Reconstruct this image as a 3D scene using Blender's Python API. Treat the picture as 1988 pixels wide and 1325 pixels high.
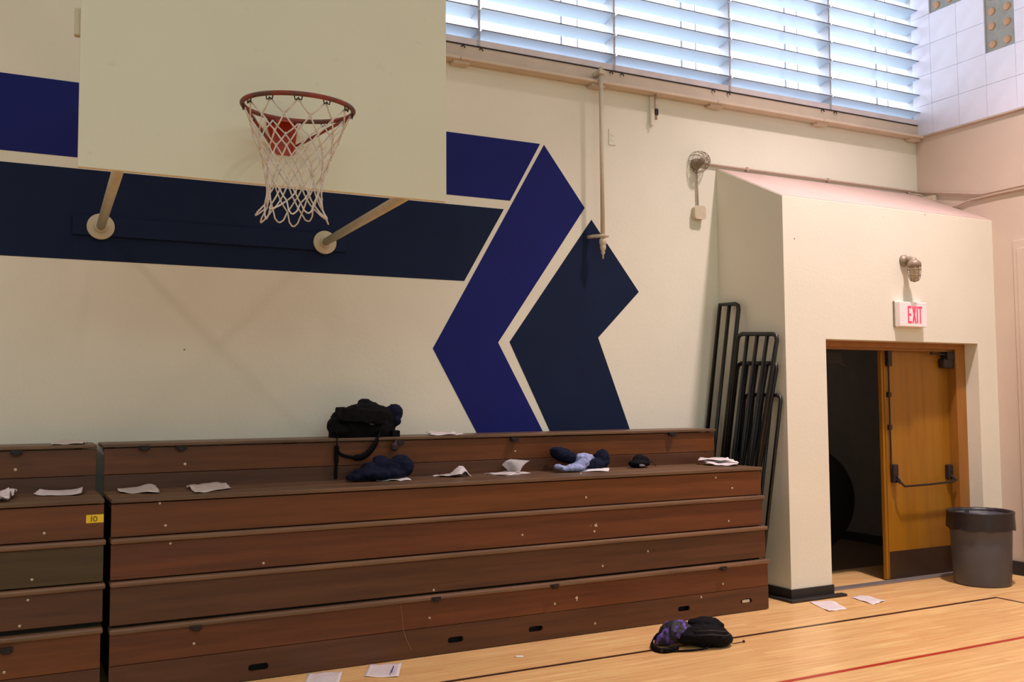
import bpy, bmesh, math, random
from mathutils import Vector, Matrix, noise
random.seed(7)
S = bpy.context.scene
for o in list(bpy.data.objects): bpy.data.objects.remove(o)
H = 1.78                       # eye height; z below is measured from the floor, "r" values from the eye
def Z(r): return H + r

# ------------------------------------------------------------------ camera
YAW, PITCH, ROLL, FPX = 0.4808692, 0.06019985, -0.00668714, 1877.85
_cy, _sy = math.cos(YAW), math.sin(YAW)
FWD = Vector((_sy*math.cos(PITCH), _cy*math.cos(PITCH), math.sin(PITCH)))
_r = Vector((_cy, -_sy, 0)); _u = _r.cross(FWD)
RGT = math.cos(ROLL)*_r + math.sin(ROLL)*_u
UPV = -math.sin(ROLL)*_r + math.cos(ROLL)*_u
cam = bpy.data.cameras.new('camera'); co = bpy.data.objects.new('camera', cam)
S.collection.objects.link(co)
co.matrix_world = Matrix(((RGT.x, UPV.x, -FWD.x, 0), (RGT.y, UPV.y, -FWD.y, 0), (RGT.z, UPV.z, -FWD.z, H), (0, 0, 0, 1)))
cam.sensor_width = 36; cam.lens = FPX/1988*36; cam.clip_start = 0.05; cam.clip_end = 300
S.camera = co

# ------------------------------------------------------------------ world, exposure, lamps
S.view_settings.view_transform = 'Standard'; S.view_settings.look = 'None'
S.view_settings.gamma = 1; S.view_settings.exposure = 0.0
w = bpy.data.worlds.new('world'); S.world = w; w.use_nodes = True
bg = w.node_tree.nodes['Background']; bg.inputs[0].default_value = (0.86, 0.92, 1.0, 1); bg.inputs[1].default_value = 4.6
def lamp(kind, name, loc, energy, col, **k):
    l = bpy.data.lights.new(name, kind); l.energy = energy; l.color = col
    for a, b in k.items(): setattr(l, a, b)
    o = bpy.data.objects.new(name, l); S.collection.objects.link(o); o.location = loc
    return o
WARM = (1.0, 0.80, 0.62)
LAMPS = [(6.9, 4.5, 2350, 92), (-4.7, 4.5, 900, 110), (6.9, -1.5, 250, 150), (1.1, -1.5, 250, 150), (-4.7, -1.5, 200, 150)]
for x, y, e, a in LAMPS:
    lamp('SPOT', 'lamp_light', (x, y, Z(6.4)), e, (1.0, .80, .80), shadow_soft_size=0.16, spot_size=math.radians(a), spot_blend=1.0)
for x, e in ((6.9, 100), (-4.7, 130)): lamp('POINT', 'lamp_spill', (x, 4.5, Z(6.4)), e, (1.0, .86, .86), shadow_soft_size=0.16)
fill_top = lamp('AREA', 'overhead_ambient_fill', (1.0, -4.0, 8.3), 150, (.80, 0.95, 1.0), shape='RECTANGLE', size=9, size_y=6)  # added soft ambient fill from overhead, no fixture belongs to it
fill_front = lamp('AREA', 'mural_wall_fill', (-1.0, -12.7, 6.2), 400, (.66, .95, .96), shape='RECTANGLE', size=14, size_y=2.4)  # added cool fill facing the mural wall, no window behind it
fill_front.rotation_euler = (math.radians(82), 0, 0)
lamp('POINT', 'hall_fill', (7.6, 11.0, 2.3), 14, (1.0, .85, .75), shadow_soft_size=0.2)  # added dim fill that lifts the black hall, no lamp stands there

# ------------------------------------------------------------------ helpers
def s2l(c): return tuple((x/12.92 if x <= .04045 else ((x+.055)/1.055)**2.4) for x in c)
def rgb(r, g, b): return s2l((r/255, g/255, b/255)) + (1,)
def mat(name, col, rough=.6, var=.08, scale=6, bump=0.0, bscale=80, metal=0, stretch=(1, 1, 1), spec=.5, dark=None, dscale=3, demit=0):
    m = bpy.data.materials.new(name); m.use_nodes = True; nt = m.node_tree; N = nt.nodes; L = nt.links
    b = N['Principled BSDF']; b.inputs['Roughness'].default_value = rough; b.inputs['Metallic'].default_value = metal
    b.inputs['Specular IOR Level'].default_value = spec
    tc = N.new('ShaderNodeTexCoord'); mp = N.new('ShaderNodeMapping'); L.new(tc.outputs['Object'], mp.inputs[0]); mp.inputs['Scale'].default_value = stretch
    no = N.new('ShaderNodeTexNoise'); no.inputs['Scale'].default_value = scale; no.inputs['Detail'].default_value = 6; L.new(mp.outputs[0], no.inputs[0])
    r = N.new('ShaderNodeValToRGB'); L.new(no.outputs[0], r.inputs[0])
    c = col[:3]; r.color_ramp.elements[0].position = .3; r.color_ramp.elements[1].position = .7
    r.color_ramp.elements[0].color = tuple(x*(1-var) for x in c)+(1,); r.color_ramp.elements[1].color = tuple(min(1, x*(1+var)) for x in c)+(1,)
    out = r.outputs[0]
    if dark:
        n2 = N.new('ShaderNodeTexNoise'); n2.inputs['Scale'].default_value = dscale; n2.inputs['Detail'].default_value = 8; L.new(mp.outputs[0], n2.inputs[0])
        r2 = N.new('ShaderNodeValToRGB'); L.new(n2.outputs[0], r2.inputs[0]); r2.color_ramp.elements[0].position = dark[1]; r2.color_ramp.elements[1].position = dark[2]
        mx = N.new('ShaderNodeMixRGB'); L.new(r2.outputs[0], mx.inputs[0]); L.new(out, mx.inputs[1]); mx.inputs[2].default_value = dark[0]; out = mx.outputs[0]
    L.new(out, b.inputs['Base Color'])
    if bump:
        n3 = N.new('ShaderNodeTexNoise'); n3.inputs['Scale'].default_value = bscale; n3.inputs['Detail'].default_value = 4; L.new(mp.outputs[0], n3.inputs[0])
        bp = N.new('ShaderNodeBump'); bp.inputs['Strength'].default_value = bump; bp.inputs['Distance'].default_value = .01
        L.new(n3.outputs[0], bp.inputs['Height']); L.new(bp.outputs[0], b.inputs['Normal'])
    m['out'] = 1
    return m
def link(o, parent=None):
    S.collection.objects.link(o)
    if parent: o.parent = parent
    return o
def obj(name, bm, m, parent=None, smooth=False):
    me = bpy.data.meshes.new(name); bm.normal_update(); bm.to_mesh(me); bm.free()
    if smooth:
        for p in me.polygons: p.use_smooth = True
    for x in (m if isinstance(m, (list, tuple)) else [m]): me.materials.append(x)
    return link(bpy.data.objects.new(name, me), parent)
def thing(name, label, cat, loc=(0, 0, 0), group=None):
    """an Empty at the thing's base; its parts keep world coordinates through the inverse matrix"""
    o = bpy.data.objects.new(name, None); S.collection.objects.link(o); o.location = loc; o.empty_display_size = .1
    tag(o, label, cat, group); return o
def tag(o, label, cat, group=None):
    o['label'] = label; o['category'] = cat
    if group: o['group'] = group
    return o
def part(name, bm, m, parent, smooth=False, label=None):
    """bm in world coordinates, shifted so that the child sits right under its parent"""
    off = Vector((0, 0, 0)); p = parent
    while p: off += p.location; p = p.parent
    bmesh.ops.translate(bm, verts=bm.verts, vec=-off)
    o = obj(name, bm, m, parent, smooth)
    if label: o['label'] = label
    return o
def struct(name, bm, m, parent=None, smooth=False):
    o = obj(name, bm, m, parent, smooth)
    if not parent: o['kind'] = 'structure'
    return o
def box(bm, x0, x1, y0, y1, z0, z1, bev=0):
    r = bmesh.ops.create_cube(bm, size=1)['verts']
    bmesh.ops.scale(bm, verts=r, vec=(x1-x0, y1-y0, z1-z0)); bmesh.ops.translate(bm, verts=r, vec=((x0+x1)/2, (y0+y1)/2, (z0+z1)/2))
    if bev:
        es = list({e for v in r for e in v.link_edges}); bmesh.ops.bevel(bm, geom=es, offset=bev, segments=2, affect='EDGES', profile=.5)
    return bm
def B(*a, **k): return box(bmesh.new(), *a, **k)
def tube(bm, pts, r, n=10, closed=False, caps=True):
    pts = [Vector(p) for p in pts]; N = len(pts); rings = []; prev = None
    for i, p in enumerate(pts):
        a = pts[(i-1) % N] if (closed or i > 0) else None; b = pts[(i+1) % N] if (closed or i < N-1) else None
        t = Vector((0, 0, 0))
        if a is not None: t += (p-a).normalized()
        if b is not None: t += (b-p).normalized()
        t.normalize()
        if prev is None:
            up = Vector((0, 0, 1)) if abs(t.z) < .9 else Vector((1, 0, 0)); nrm = (up - t*up.dot(t)).normalized()
        else: nrm = (prev - t*prev.dot(t)).normalized()
        prev = nrm; bi = t.cross(nrm); rr = r[i] if isinstance(r, (list, tuple)) else r
        rings.append([bm.verts.new(p + (nrm*math.cos(2*math.pi*k/n) + bi*math.sin(2*math.pi*k/n))*rr) for k in range(n)])
    for i in range(N if closed else N-1):
        A, C = rings[i], rings[(i+1) % N]
        for k in range(n): bm.faces.new((A[k], A[(k+1) % n], C[(k+1) % n], C[k]))
    if caps and not closed:
        bm.faces.new(rings[0][::-1]); bm.faces.new(rings[-1])
    return bm
def T(pts, r, n=10, **k): return tube(bmesh.new(), pts, r, n, **k)
def lathe(bm, prof, centre, n=24, axis='Z'):
    rings = []
    for r, h in prof:
        ring = []
        for k in range(n):
            a = 2*math.pi*k/n; c, s = r*math.cos(a), r*math.sin(a)
            p = {'Z': (c, s, h), 'Y': (c, h, s), 'X': (h, c, s)}[axis]
            ring.append(bm.verts.new(Vector(p)+Vector(centre)))
        rings.append(ring)
    for A, C in zip(rings, rings[1:]):
        for k in range(n): bm.faces.new((A[k], A[(k+1) % n], C[(k+1) % n], C[k]))
    bm.faces.new(rings[0][::-1]); bm.faces.new(rings[-1])
    bmesh.ops.recalc_face_normals(bm, faces=bm.faces)
    return bm
def prism(poly, y0, y1):
    """(x,z) polygon extruded from y0 to y1"""
    bm = bmesh.new(); a = [bm.verts.new((x, y0, z)) for x, z in poly]; b = [bm.verts.new((x, y1, z)) for x, z in poly]
    bm.faces.new(a); bm.faces.new(b[::-1]); n = len(poly)
    for i in range(n): bm.faces.new((a[i], a[(i+1) % n], b[(i+1) % n], b[i]))
    bmesh.ops.recalc_face_normals(bm, faces=bm.faces); return bm
def ray(u, v): return FWD + RGT*((u-994)/FPX) - UPV*((v-662.5)/FPX)
def at(u, v, axis, val):
    """the point of the plane x|y|z = val seen at pixel (u, v); z values are heights above the floor"""
    d = ray(u, v)
    t = {'x': val/d.x, 'y': val/d.y, 'z': (val-H)/d.z}[axis]
    return Vector((0, 0, H)) + d*t
def shared(name, me, loc, parent, rot=None):
    o = bpy.data.objects.new(name, me); link(o, parent)
    off = Vector((0, 0, 0)); p = parent
    while p: off += p.location; p = p.parent
    o.location = Vector(loc)-off
    if rot: o.rotation_euler = rot
    return o
def mesh_of(bm, name, m, smooth=True):
    me = bpy.data.meshes.new(name); bm.normal_update(); bm.to_mesh(me); bm.free(); me.materials.append(m)
    if smooth:
        for p in me.polygons: p.use_smooth = True
    return me

# ------------------------------------------------------------------ materials
def wall_mat():
    m = mat('cream_wall_paint', rgb(229, 225, 208), .62, .025, 1.5, .12, 40, spec=.25)
    nt = m.node_tree; N = nt.nodes; L = nt.links; b = N['Principled BSDF']; src = b.inputs['Base Color'].links[0].from_socket
    tc = N.new('ShaderNodeTexCoord')
    vo = N.new('ShaderNodeTexVoronoi'); vo.inputs['Scale'].default_value = 2.6; L.new(tc.outputs['Object'], vo.inputs[0])
    r = N.new('ShaderNodeValToRGB'); r.color_ramp.elements[0].position = .016; r.color_ramp.elements[1].position = .022
    L.new(vo.outputs['Distance'], r.inputs[0])
    mx = N.new('ShaderNodeMixRGB'); mx.inputs[1].default_value = rgb(120, 105, 85); L.new(r.outputs[0], mx.inputs[0]); L.new(src, mx.inputs[2])
    L.new(mx.outputs[0], b.inputs['Base Color'])
    return m
M_wall = wall_mat()
M_blue = mat('royal_blue_paint', rgb(27, 33, 104), .6, .06, 3, .1, 40, spec=.12)
M_navy = mat('navy_paint', rgb(22, 34, 62), .6, .08, 3, .1, 40, spec=.12)
def wood(name, c, d): return mat(name, c, .42, .16, 3.0, .06, 30, stretch=(.35, 3, 6), spec=.45, dark=(d, .42, .72), dscale=4)
M_wood = [wood('bleacher_wood_%s' % n, rgb(*c), rgb(*d)) for n, c, d in
          (('orange', (108, 60, 26), (90, 48, 20)), ('red', (102, 55, 28), (84, 44, 24)), ('brown', (88, 53, 32), (72, 43, 27)), ('olive', (74, 56, 28), (64, 48, 26)))]
M_nose = wood('worn_seat_edge', rgb(120, 90, 66), rgb(90, 66, 50))
M_seat = wood('worn_seat_top', rgb(112, 84, 60), rgb(84, 62, 46))
M_dark = mat('dark_gap', rgb(24, 18, 15), .8)
M_bolt = mat('worn_steel', rgb(190, 178, 155), .35, .1, metal=.7)
M_iron = mat('dark_iron', rgb(38, 30, 28), .5, metal=.4)
M_board = mat('backboard_paint', rgb(221, 217, 194), .5, .02, 2, .04, 60, dark=(rgb(196, 188, 164), .66, .86), dscale=9)
M_pole = mat('cream_pole_paint', rgb(198, 188, 160), .45, .06, 10, .05)
M_orange = mat('rim_orange_paint', rgb(130, 50, 38), .55, .12, 30, dark=(rgb(84, 56, 46), .46, .6), dscale=16)
M_plate = mat('bracket_orange_paint', rgb(172, 54, 28), .45, .06, 20)
M_net = mat('white_net_cord', rgb(214, 204, 194), .8, .12, 40)
M_black = mat('black_rail_enamel', rgb(12, 11, 12), .42, .1, 20)
M_rubber = mat('black_rubber', rgb(34, 30, 30), .55, .1, 20)
M_oak = mat('yellow_oak_veneer', rgb(154, 104, 20), .4, .06, 2.2, .03, 60, stretch=(7, 7, .6), dark=(rgb(136, 88, 16), .45, .8), dscale=2)
M_oakf = mat('oak_frame', rgb(150, 98, 34), .45, .1, 3, stretch=(4, 4, .6))
M_kick = mat('brown_kick_plate', rgb(66, 48, 36), .4, .1, 8, metal=.3)
M_hard = mat('bronze_hardware', rgb(58, 52, 52), .38, .15, 14, metal=.6)
M_grey = mat('grey_can_plastic', rgb(76, 75, 82), .5, .06, 8, .1, 120, dark=(rgb(66, 64, 70), .55, .65), dscale=3)
M_bag = mat('black_bin_liner', rgb(32, 28, 33), .42, .2, 20)
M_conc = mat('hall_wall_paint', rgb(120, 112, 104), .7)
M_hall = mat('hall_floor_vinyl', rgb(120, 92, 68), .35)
M_steel = mat('aluminium_threshold', rgb(160, 152, 148), .4, .05, metal=.6)
M_cast = mat('cast_lamp_metal', rgb(146, 130, 112), .5, .12, 20, metal=.3)
M_pipe = mat('painted_pipe', rgb(206, 192, 168), .42, .05, 20)
M_cond = mat('painted_conduit', rgb(186, 164, 146), .5, .05, 20)
M_ledge = mat('ledge_paint', rgb(206, 188, 168), .6, .05, 5, .1)
M_frame = mat('window_frame_metal', rgb(176, 176, 184), .45, .05, metal=.3)
M_ceil = mat('ceiling_paint', rgb(206, 208, 206), .8)
M_signw = mat('white_sign_case', rgb(244, 236, 236), .4, .02)
M_rightw = mat('right_wall_paint', rgb(208, 189, 172), .6, .03, 2, .08, 50, spec=.25)
M_tile = mat('acoustic_tile_paint', rgb(224, 226, 244), .75, .03, 6, .12, 160, spec=.2)
M_daub = mat('adhesive_daub', rgb(186, 146, 112), .7, .1, 30)
M_back = mat('bare_plaster_back', rgb(150, 152, 148), .8, .12, 14, .1)
M_denim = mat('navy_cloth', rgb(23, 26, 48), .9, .15, 20, .3, 160, spec=.15)
M_ltblue = mat('light_blue_cloth', rgb(158, 166, 208), .85, .08, 20, .2, 160, spec=.15)
M_bcloth = mat('black_nylon', rgb(17, 15, 19), .8, .25, 30, .35, 120, spec=.12)
M_line = mat('black_court_line', rgb(58, 34, 24), .35, .1, 10)
M_red = mat('red_court_line', rgb(176, 50, 30), .35, .1, 10)
M_yel = mat('yellow_tape', rgb(240, 200, 40), .5, .04)
M_ink = mat('marker_ink', rgb(60, 50, 24), .6)
M_penb = mat('blue_pen', rgb(40, 60, 130), .4)
M_scuff = mat('pale_paint_chip', rgb(200, 184, 160), .7)

def emis(name, col, st):
    m = bpy.data.materials.new(name); m.use_nodes = True; b = m.node_tree.nodes['Principled BSDF']
    b.inputs['Base Color'].default_value = col; b.inputs['Emission Color'].default_value = col; b.inputs['Emission Strength'].default_value = st
    return m
M_lit = emis('lamp_bulb_glow', (1, .82, .62, 1), 6)
M_exit = emis('lit_red_letters', rgb(250, 50, 84), .8)
M_glow = emis('skylight_diffuser', (1, .93, .78, 1), 2)

def glass_blade():
    m = bpy.data.materials.new('frosted_louver_glass'); m.use_nodes = True; nt = m.node_tree; N = nt.nodes; L = nt.links
    N.remove(N['Principled BSDF']); out = N['Material Output']
    d = N.new('ShaderNodeBsdfDiffuse'); d.inputs[0].default_value = (.66, .74, .82, 1)
    t = N.new('ShaderNodeBsdfTranslucent'); t.inputs[0].default_value = (.58, .66, .74, 1)
    g = N.new('ShaderNodeBsdfGlossy'); g.inputs['Roughness'].default_value = .25; g.inputs[0].default_value = (.8, .85, .9, 1)
    tp = N.new('ShaderNodeBsdfTransparent'); tp.inputs[0].default_value = (.85, .92, 1, 1)
    m1 = N.new('ShaderNodeMixShader'); m1.inputs[0].default_value = .6; L.new(d.outputs[0], m1.inputs[1]); L.new(t.outputs[0], m1.inputs[2])
    m2 = N.new('ShaderNodeMixShader'); m2.inputs[0].default_value = .08; L.new(m1.outputs[0], m2.inputs[1]); L.new(g.outputs[0], m2.inputs[2])
    m3 = N.new('ShaderNodeMixShader'); m3.inputs[0].default_value = .06; L.new(m2.outputs[0], m3.inputs[1]); L.new(tp.outputs[0], m3.inputs[2])
    L.new(m3.outputs[0], out.inputs[0]); return m
M_glass = glass_blade()

def paper_mat(name, base, line, sc=46, rot=0):
    m = bpy.data.materials.new(name); m.use_nodes = True; nt = m.node_tree; N = nt.nodes; L = nt.links; b = N['Principled BSDF']
    b.inputs['Roughness'].default_value = .7
    tc = N.new('ShaderNodeTexCoord'); mp = N.new('ShaderNodeMapping'); L.new(tc.outputs['UV'], mp.inputs[0])
    wv = N.new('ShaderNodeTexWave'); wv.bands_direction = 'Y'; wv.inputs['Scale'].default_value = 5.5; L.new(mp.outputs[0], wv.inputs[0])
    no = N.new('ShaderNodeTexNoise'); no.inputs['Scale'].default_value = sc; L.new(mp.outputs[0], no.inputs[0])
    a = N.new('ShaderNodeMath'); a.operation = 'GREATER_THAN'; a.inputs[1].default_value = .62; L.new(wv.outputs['Fac'], a.inputs[0])
    c = N.new('ShaderNodeMath'); c.operation = 'GREATER_THAN'; c.inputs[1].default_value = .47; L.new(no.outputs[0], c.inputs[0])
    mu = N.new('ShaderNodeMath'); mu.operation = 'MULTIPLY'; L.new(a.outputs[0], mu.inputs[0]); L.new(c.outputs[0], mu.inputs[1])
    # margins
    sx = N.new('ShaderNodeSeparateXYZ'); L.new(tc.outputs['UV'], sx.inputs[0])
    cur = mu.outputs[0]
    for ch in (0, 1):
        s = N.new('ShaderNodeMath'); s.operation = 'SUBTRACT'; s.inputs[1].default_value = .5; L.new(sx.outputs[ch], s.inputs[0])
        ab = N.new('ShaderNodeMath'); ab.operation = 'ABSOLUTE'; L.new(s.outputs[0], ab.inputs[0])
        lt = N.new('ShaderNodeMath'); lt.operation = 'LESS_THAN'; lt.inputs[1].default_value = .40; L.new(ab.outputs[0], lt.inputs[0])
        q = N.new('ShaderNodeMath'); q.operation = 'MULTIPLY'; L.new(cur, q.inputs[0]); L.new(lt.outputs[0], q.inputs[1]); cur = q.outputs[0]
    mx = N.new('ShaderNodeMixRGB'); L.new(cur, mx.inputs[0]); mx.inputs[1].default_value = base; mx.inputs[2].default_value = line
    L.new(mx.outputs[0], b.inputs['Base Color']); return m
M_paper = paper_mat('printed_paper', rgb(226, 216, 216), rgb(168, 154, 158))
M_paper2 = paper_mat('newsprint_paper', rgb(205, 194, 186), rgb(150, 140, 136), 70)
M_plain = mat('plain_white_paper', rgb(232, 226, 226), .7, .02)

def floor_mat():
    m = bpy.data.materials.new('maple_strip_floor'); m.use_nodes = True; nt = m.node_tree; N = nt.nodes; L = nt.links; b = N['Principled BSDF']
    tc = N.new('ShaderNodeTexCoord'); br = N.new('ShaderNodeTexBrick'); L.new(tc.outputs['Object'], br.inputs[0])
    br.inputs['Scale'].default_value = 1; br.inputs['Brick Width'].default_value = 1.3; br.inputs['Row Height'].default_value = .057
    br.inputs['Mortar Size'].default_value = .0012; br.inputs['Mortar Smooth'].default_value = .3; br.offset = .37; br.offset_frequency = 2
    br.inputs['Color1'].default_value = rgb(230, 188, 128); br.inputs['Color2'].default_value = rgb(216, 170, 112); br.inputs['Mortar'].default_value = rgb(182, 138, 90)
    mp = N.new('ShaderNodeMapping'); mp.inputs['Scale'].default_value = (1.2, 14, 1); L.new(tc.outputs['Object'], mp.inputs[0])
    no = N.new('ShaderNodeTexNoise'); no.inputs['Scale'].default_value = 2; no.inputs['Detail'].default_value = 8; L.new(mp.outputs[0], no.inputs[0])
    mx = N.new('ShaderNodeMixRGB'); mx.blend_type = 'OVERLAY'; mx.inputs[0].default_value = .45; L.new(br.outputs[0], mx.inputs[1]); L.new(no.outputs[0], mx.inputs[2])
    L.new(mx.outputs[0], b.inputs['Base Color']); b.inputs['Roughness'].default_value = .3; b.inputs['Specular IOR Level'].default_value = .4
    n2 = N.new('ShaderNodeTexNoise'); n2.inputs['Scale'].default_value = 2.5; L.new(tc.outputs['Object'], n2.inputs[0])
    mr = N.new('ShaderNodeMapRange'); mr.inputs[3].default_value = .24; mr.inputs[4].default_value = .42; L.new(n2.outputs[0], mr.inputs[0]); L.new(mr.outputs[0], b.inputs['Roughness'])
    return m
M_floor = floor_mat()

# ------------------------------------------------------------------ structure
WY, RX, CEIL = 7.385, 8.98, 8.6
XL, YB = -9.0, -13.0
SILL = Z(3.03); WT = .30
BX, BY = 6.123, 6.483                      # corner of the door box
DX0, DX1, DZ = 6.609, 8.694, Z(.531)       # plastered door recess
WX0, WX1, WTOP = 2.156, 9.0, Z(5.4)

floor = struct('floor', B(XL, 9.6, YB, WY+.001, -.12, 0), M_floor)
bm = bmesh.new()
box(bm, XL-.2, 6.25, WY, WY+WT, -.05, SILL-.004); box(bm, 6.25, 9.38, WY, WY+WT, 2.62, SILL-.004)
box(bm, XL-.2, WX0, WY, WY+WT, SILL-.004, CEIL); box(bm, WX0, 9.38, WY, WY+WT, WTOP, CEIL); box(bm, WX1+.02, 9.38, WY, WY+WT, SILL-.004, WTOP)
wall_back = struct('wall_back', bm, M_wall)
ceiling = struct('ceiling', B(XL-.2, 9.38, YB-.2, WY+WT, CEIL, CEIL+.2), M_ceil)
struct('wall_left', B(XL-.2, XL, YB-.2, WY, -.05, CEIL), M_ceil)
struct('wall_front', B(XL, RX, YB-.2, YB, -.05, CEIL), M_ceil)
wall_right = struct('wall_right', B(RX, 9.38, YB-.2, WY, -.05, CEIL), M_rightw)

# mural: flat painted shapes
def mural(poly, m, lab=None):
    o = obj('painted_stripe', prism([(x, Z(z)) for x, z in poly], WY-.0025, WY+.004), m, wall_back)
    if lab: o['label'] = lab
mural([(-9, 2.262), (4.146, 2.262), (3.842, 1.725), (-9, 1.725)], M_blue, 'royal blue band along the wall')
mural([(-9, 1.645), (3.781, 1.645), (3.401, 1.0), (-9, 1.0)], M_navy, 'dark navy band along the wall')
mural([(4.186, 2.258), (4.604, 1.727), (3.718, .486), (4.182, -.34), (3.545, -.34), (3.113, .424)], M_blue, 'royal blue angular chevron')
mural([(4.674, 1.625), (5.184, .989), (4.731, .552), (5.085, -.34), (4.25, -.34), (3.828, .493)], M_navy, 'dark navy angular chevron')

# ledge under the windows
tr = struct('trim_1', B(2.0, RX, WY-.045, WY+.002, Z(2.885), SILL-.012), M_ledge)
obj('edge_strip', B(2.0, RX, WY-.052, WY+.02, SILL-.013, SILL-.002), M_iron, tr)
for a, b in ((2.0, 3.32), (3.325, 4.70), (4.705, 6.06), (6.065, 7.46), (7.465, RX)):
    obj('lip', B(a, b, WY-.125, WY-.01, Z(2.862), Z(2.888), bev=.004), M_ledge, tr)
for a in (3.27, 4.64, 6.0, 7.4, 8.8):
    obj('lip_bracket', B(a, a+.15, WY-.09, WY-.005, Z(2.835), Z(2.882), bev=.004), M_ledge, tr)
clamp = mesh_of(T([(0, 0, 0), (.012, -.015, .01), (.03, -.012, -.012)], .006, 6), 'clamp', M_iron)
for a in (3.36, 3.53, 4.86, 4.98, 6.05, 6.24, 7.5, 7.68): shared('clamp', clamp, (a, WY-.05, SILL-.03), tr)

# ------------------------------------------------------------------ louvre window
win = struct('window_1', B(WX0-.02, WX1+.02, WY+.12, WY+.20, SILL-.004, SILL+.03), M_frame)
obj('window_frame', B(WX0-.02, WX1+.02, WY-.01, WY+.20, WTOP-.04, WTOP), M_frame, win)
obj('sill_board', B(WX0-.02, WX1+.02, WY-.048, WY+.12, SILL-.004, SILL+.055), mat('sill_board_paint', rgb(214, 204, 206), .5), win)
MULL = [2.156, 3.526, 4.913, 6.280, 7.637, 9.0]
for x in MULL:
    obj('mullion', B(x-.011, x+.011, WY-.055, WY+.10, SILL, WTOP), M_frame, win)
PITCHZ = .1935
nb = int((WTOP-SILL)/PITCHZ)
def blade_mesh(w_):
    bm = bmesh.new(); n = 4; th = .007
    top = [(0, -.085, 0), (w_, -.085, 0)]
    prof = [(-.085, .0), (-.03, -.005), (.03, -.014), (.105, -.029)]
    rows = []
    for y, z in prof:
        rows.append([bm.verts.new((x, y, z)) for x in (0, w_)] + [bm.verts.new((x, y, z-th)) for x in (0, w_)])
    for a, b in zip(rows, rows[1:]):
        bm.faces.new((a[0], a[1], b[1], b[0])); bm.faces.new((a[2], b[2], b[3], a[3]))
        bm.faces.new((a[0], b[0], b[2], a[2])); bm.faces.new((a[1], a[3], b[3], b[1]))
    a = rows[0]; bm.faces.new((a[0], a[2], a[3], a[1])); a = rows[-1]; bm.faces.new((a[0], a[1], a[3], a[2]))
    bmesh.ops.recalc_face_normals(bm, faces=bm.faces)
    return mesh_of(bm, 'louver_blade', M_glass, False)
clip_me = mesh_of(B(-.008, .008, -.09, -.05, -.022, .012), 'blade_clip', M_frame, False)
edge_me = None
for i in range(5):
    x0, x1 = MULL[i]+.014, MULL[i+1]-.012
    me = blade_mesh(x1-x0)
    em = mesh_of(B(0, x1-x0, -.090, -.0845, -.0085, .0015), 'blade_edge', mat('blade_edge_metal_%d' % i, rgb(120, 124, 134), .5, .05, metal=.2), False)
    for k in range(nb):
        z = Z(3.165)+k*PITCHZ
        if z > WTOP-.05: break
        o = shared('louver_blade', me, (x0, WY, z), win, (math.radians(random.uniform(-2.0, 2.0)), 0, 0))
        shared('blade_clip', clip_me, (x1-.004, WY, z), win)
        shared('blade_edge', em, (x0, WY, z), o)
# outside bars the blades are worked by
for i in range(5):
    for fr, r in ((.70, .012), (.83, .007)):
        x = MULL[i]+fr*1.37
        obj('operator_bar', T([(x, WY+.19, SILL), (x, WY+.19, WTOP)], r, 6), M_frame, win)

# ------------------------------------------------------------------ right wall: tiles above, casing and baseboard below
TS = .335; g = .0014
tile_me = mesh_of(B(-.022, 0, -TS/2+g, TS/2-g, -TS/2+g, TS/2-g, bev=.0016), 'acoustic_tile', M_tile, False)
nar_me = mesh_of(B(-.022, 0, -.1225+g, .1225-g, -TS/2+g, TS/2-g, bev=.0016), 'acoustic_tile', M_tile, False)
missing = {(1, 4), (2, 4), (3, 2), (3, 3), (1, 5), (2, 5)}
daub_me = mesh_of(lathe(bmesh.new(), [(.042, 0), (.040, -.007), (.02, -.010)], (0, 0, 0), 12, 'X'), 'adhesive_daub', M_daub)
for row in range(7):
    zc = Z(2.893)+TS*(row+.5)
    shared('acoustic_tile', nar_me, (RX, WY-.1225, zc), wall_right)
    for col in range(1, 10):
        yc = WY-.245-TS*(col-.5)
        if (col, row) in missing:
            obj('bare_patch', B(RX-.004, RX, yc-TS/2, yc+TS/2, zc-TS/2, zc+TS/2), M_back, wall_right)
            for a in (-.085, .085):
                for b in (-.09, .09):
                    shared('adhesive_daub', daub_me, (RX-.004, yc+a+random.uniform(-.012, .012), zc+b+random.uniform(-.012, .012)), wall_right)
        else: shared('acoustic_tile', tile_me, (RX, yc, zc), wall_right)
rest = bmesh.new()
for row in range(7, 17):
    box(rest, RX-.022, RX, WY-.245-TS*9+g, WY, Z(2.893)+TS*row+g, min(CEIL, Z(2.893)+TS*(row+1)-g))
for col in range(9, 55):
    for row in range(17):
        z0 = Z(2.893)+TS*row; y0 = WY-.245-TS*(col+1)
        if z0+TS < CEIL: box(rest, RX-.022, RX, y0+g, y0+TS-g, z0+g, z0+TS-g)
r_ = obj('far_tiles', rest, M_tile, wall_right); r_['kind'] = 'stuff'
struct('trim_2', B(RX-.03, RX, YB, WY, Z(2.872), Z(2.892), bev=.003), mat('tile_ledge_strip', rgb(190, 170, 152), .5))
# casing on the right wall, mostly beyond the frame
tr3 = struct('trim_3', B(RX-.03, RX, 4.3, 6.24, 0.14, Z(1.56), bev=.004), M_rightw)
obj('inner_panel', B(RX-.045, RX-.028, 4.35, 6.19, .14, Z(1.475), bev=.004), M_rightw, tr3)
struct('baseboard_right', B(RX-.035, RX, YB, BY, 0, .135, bev=.004), M_rubber)

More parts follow.
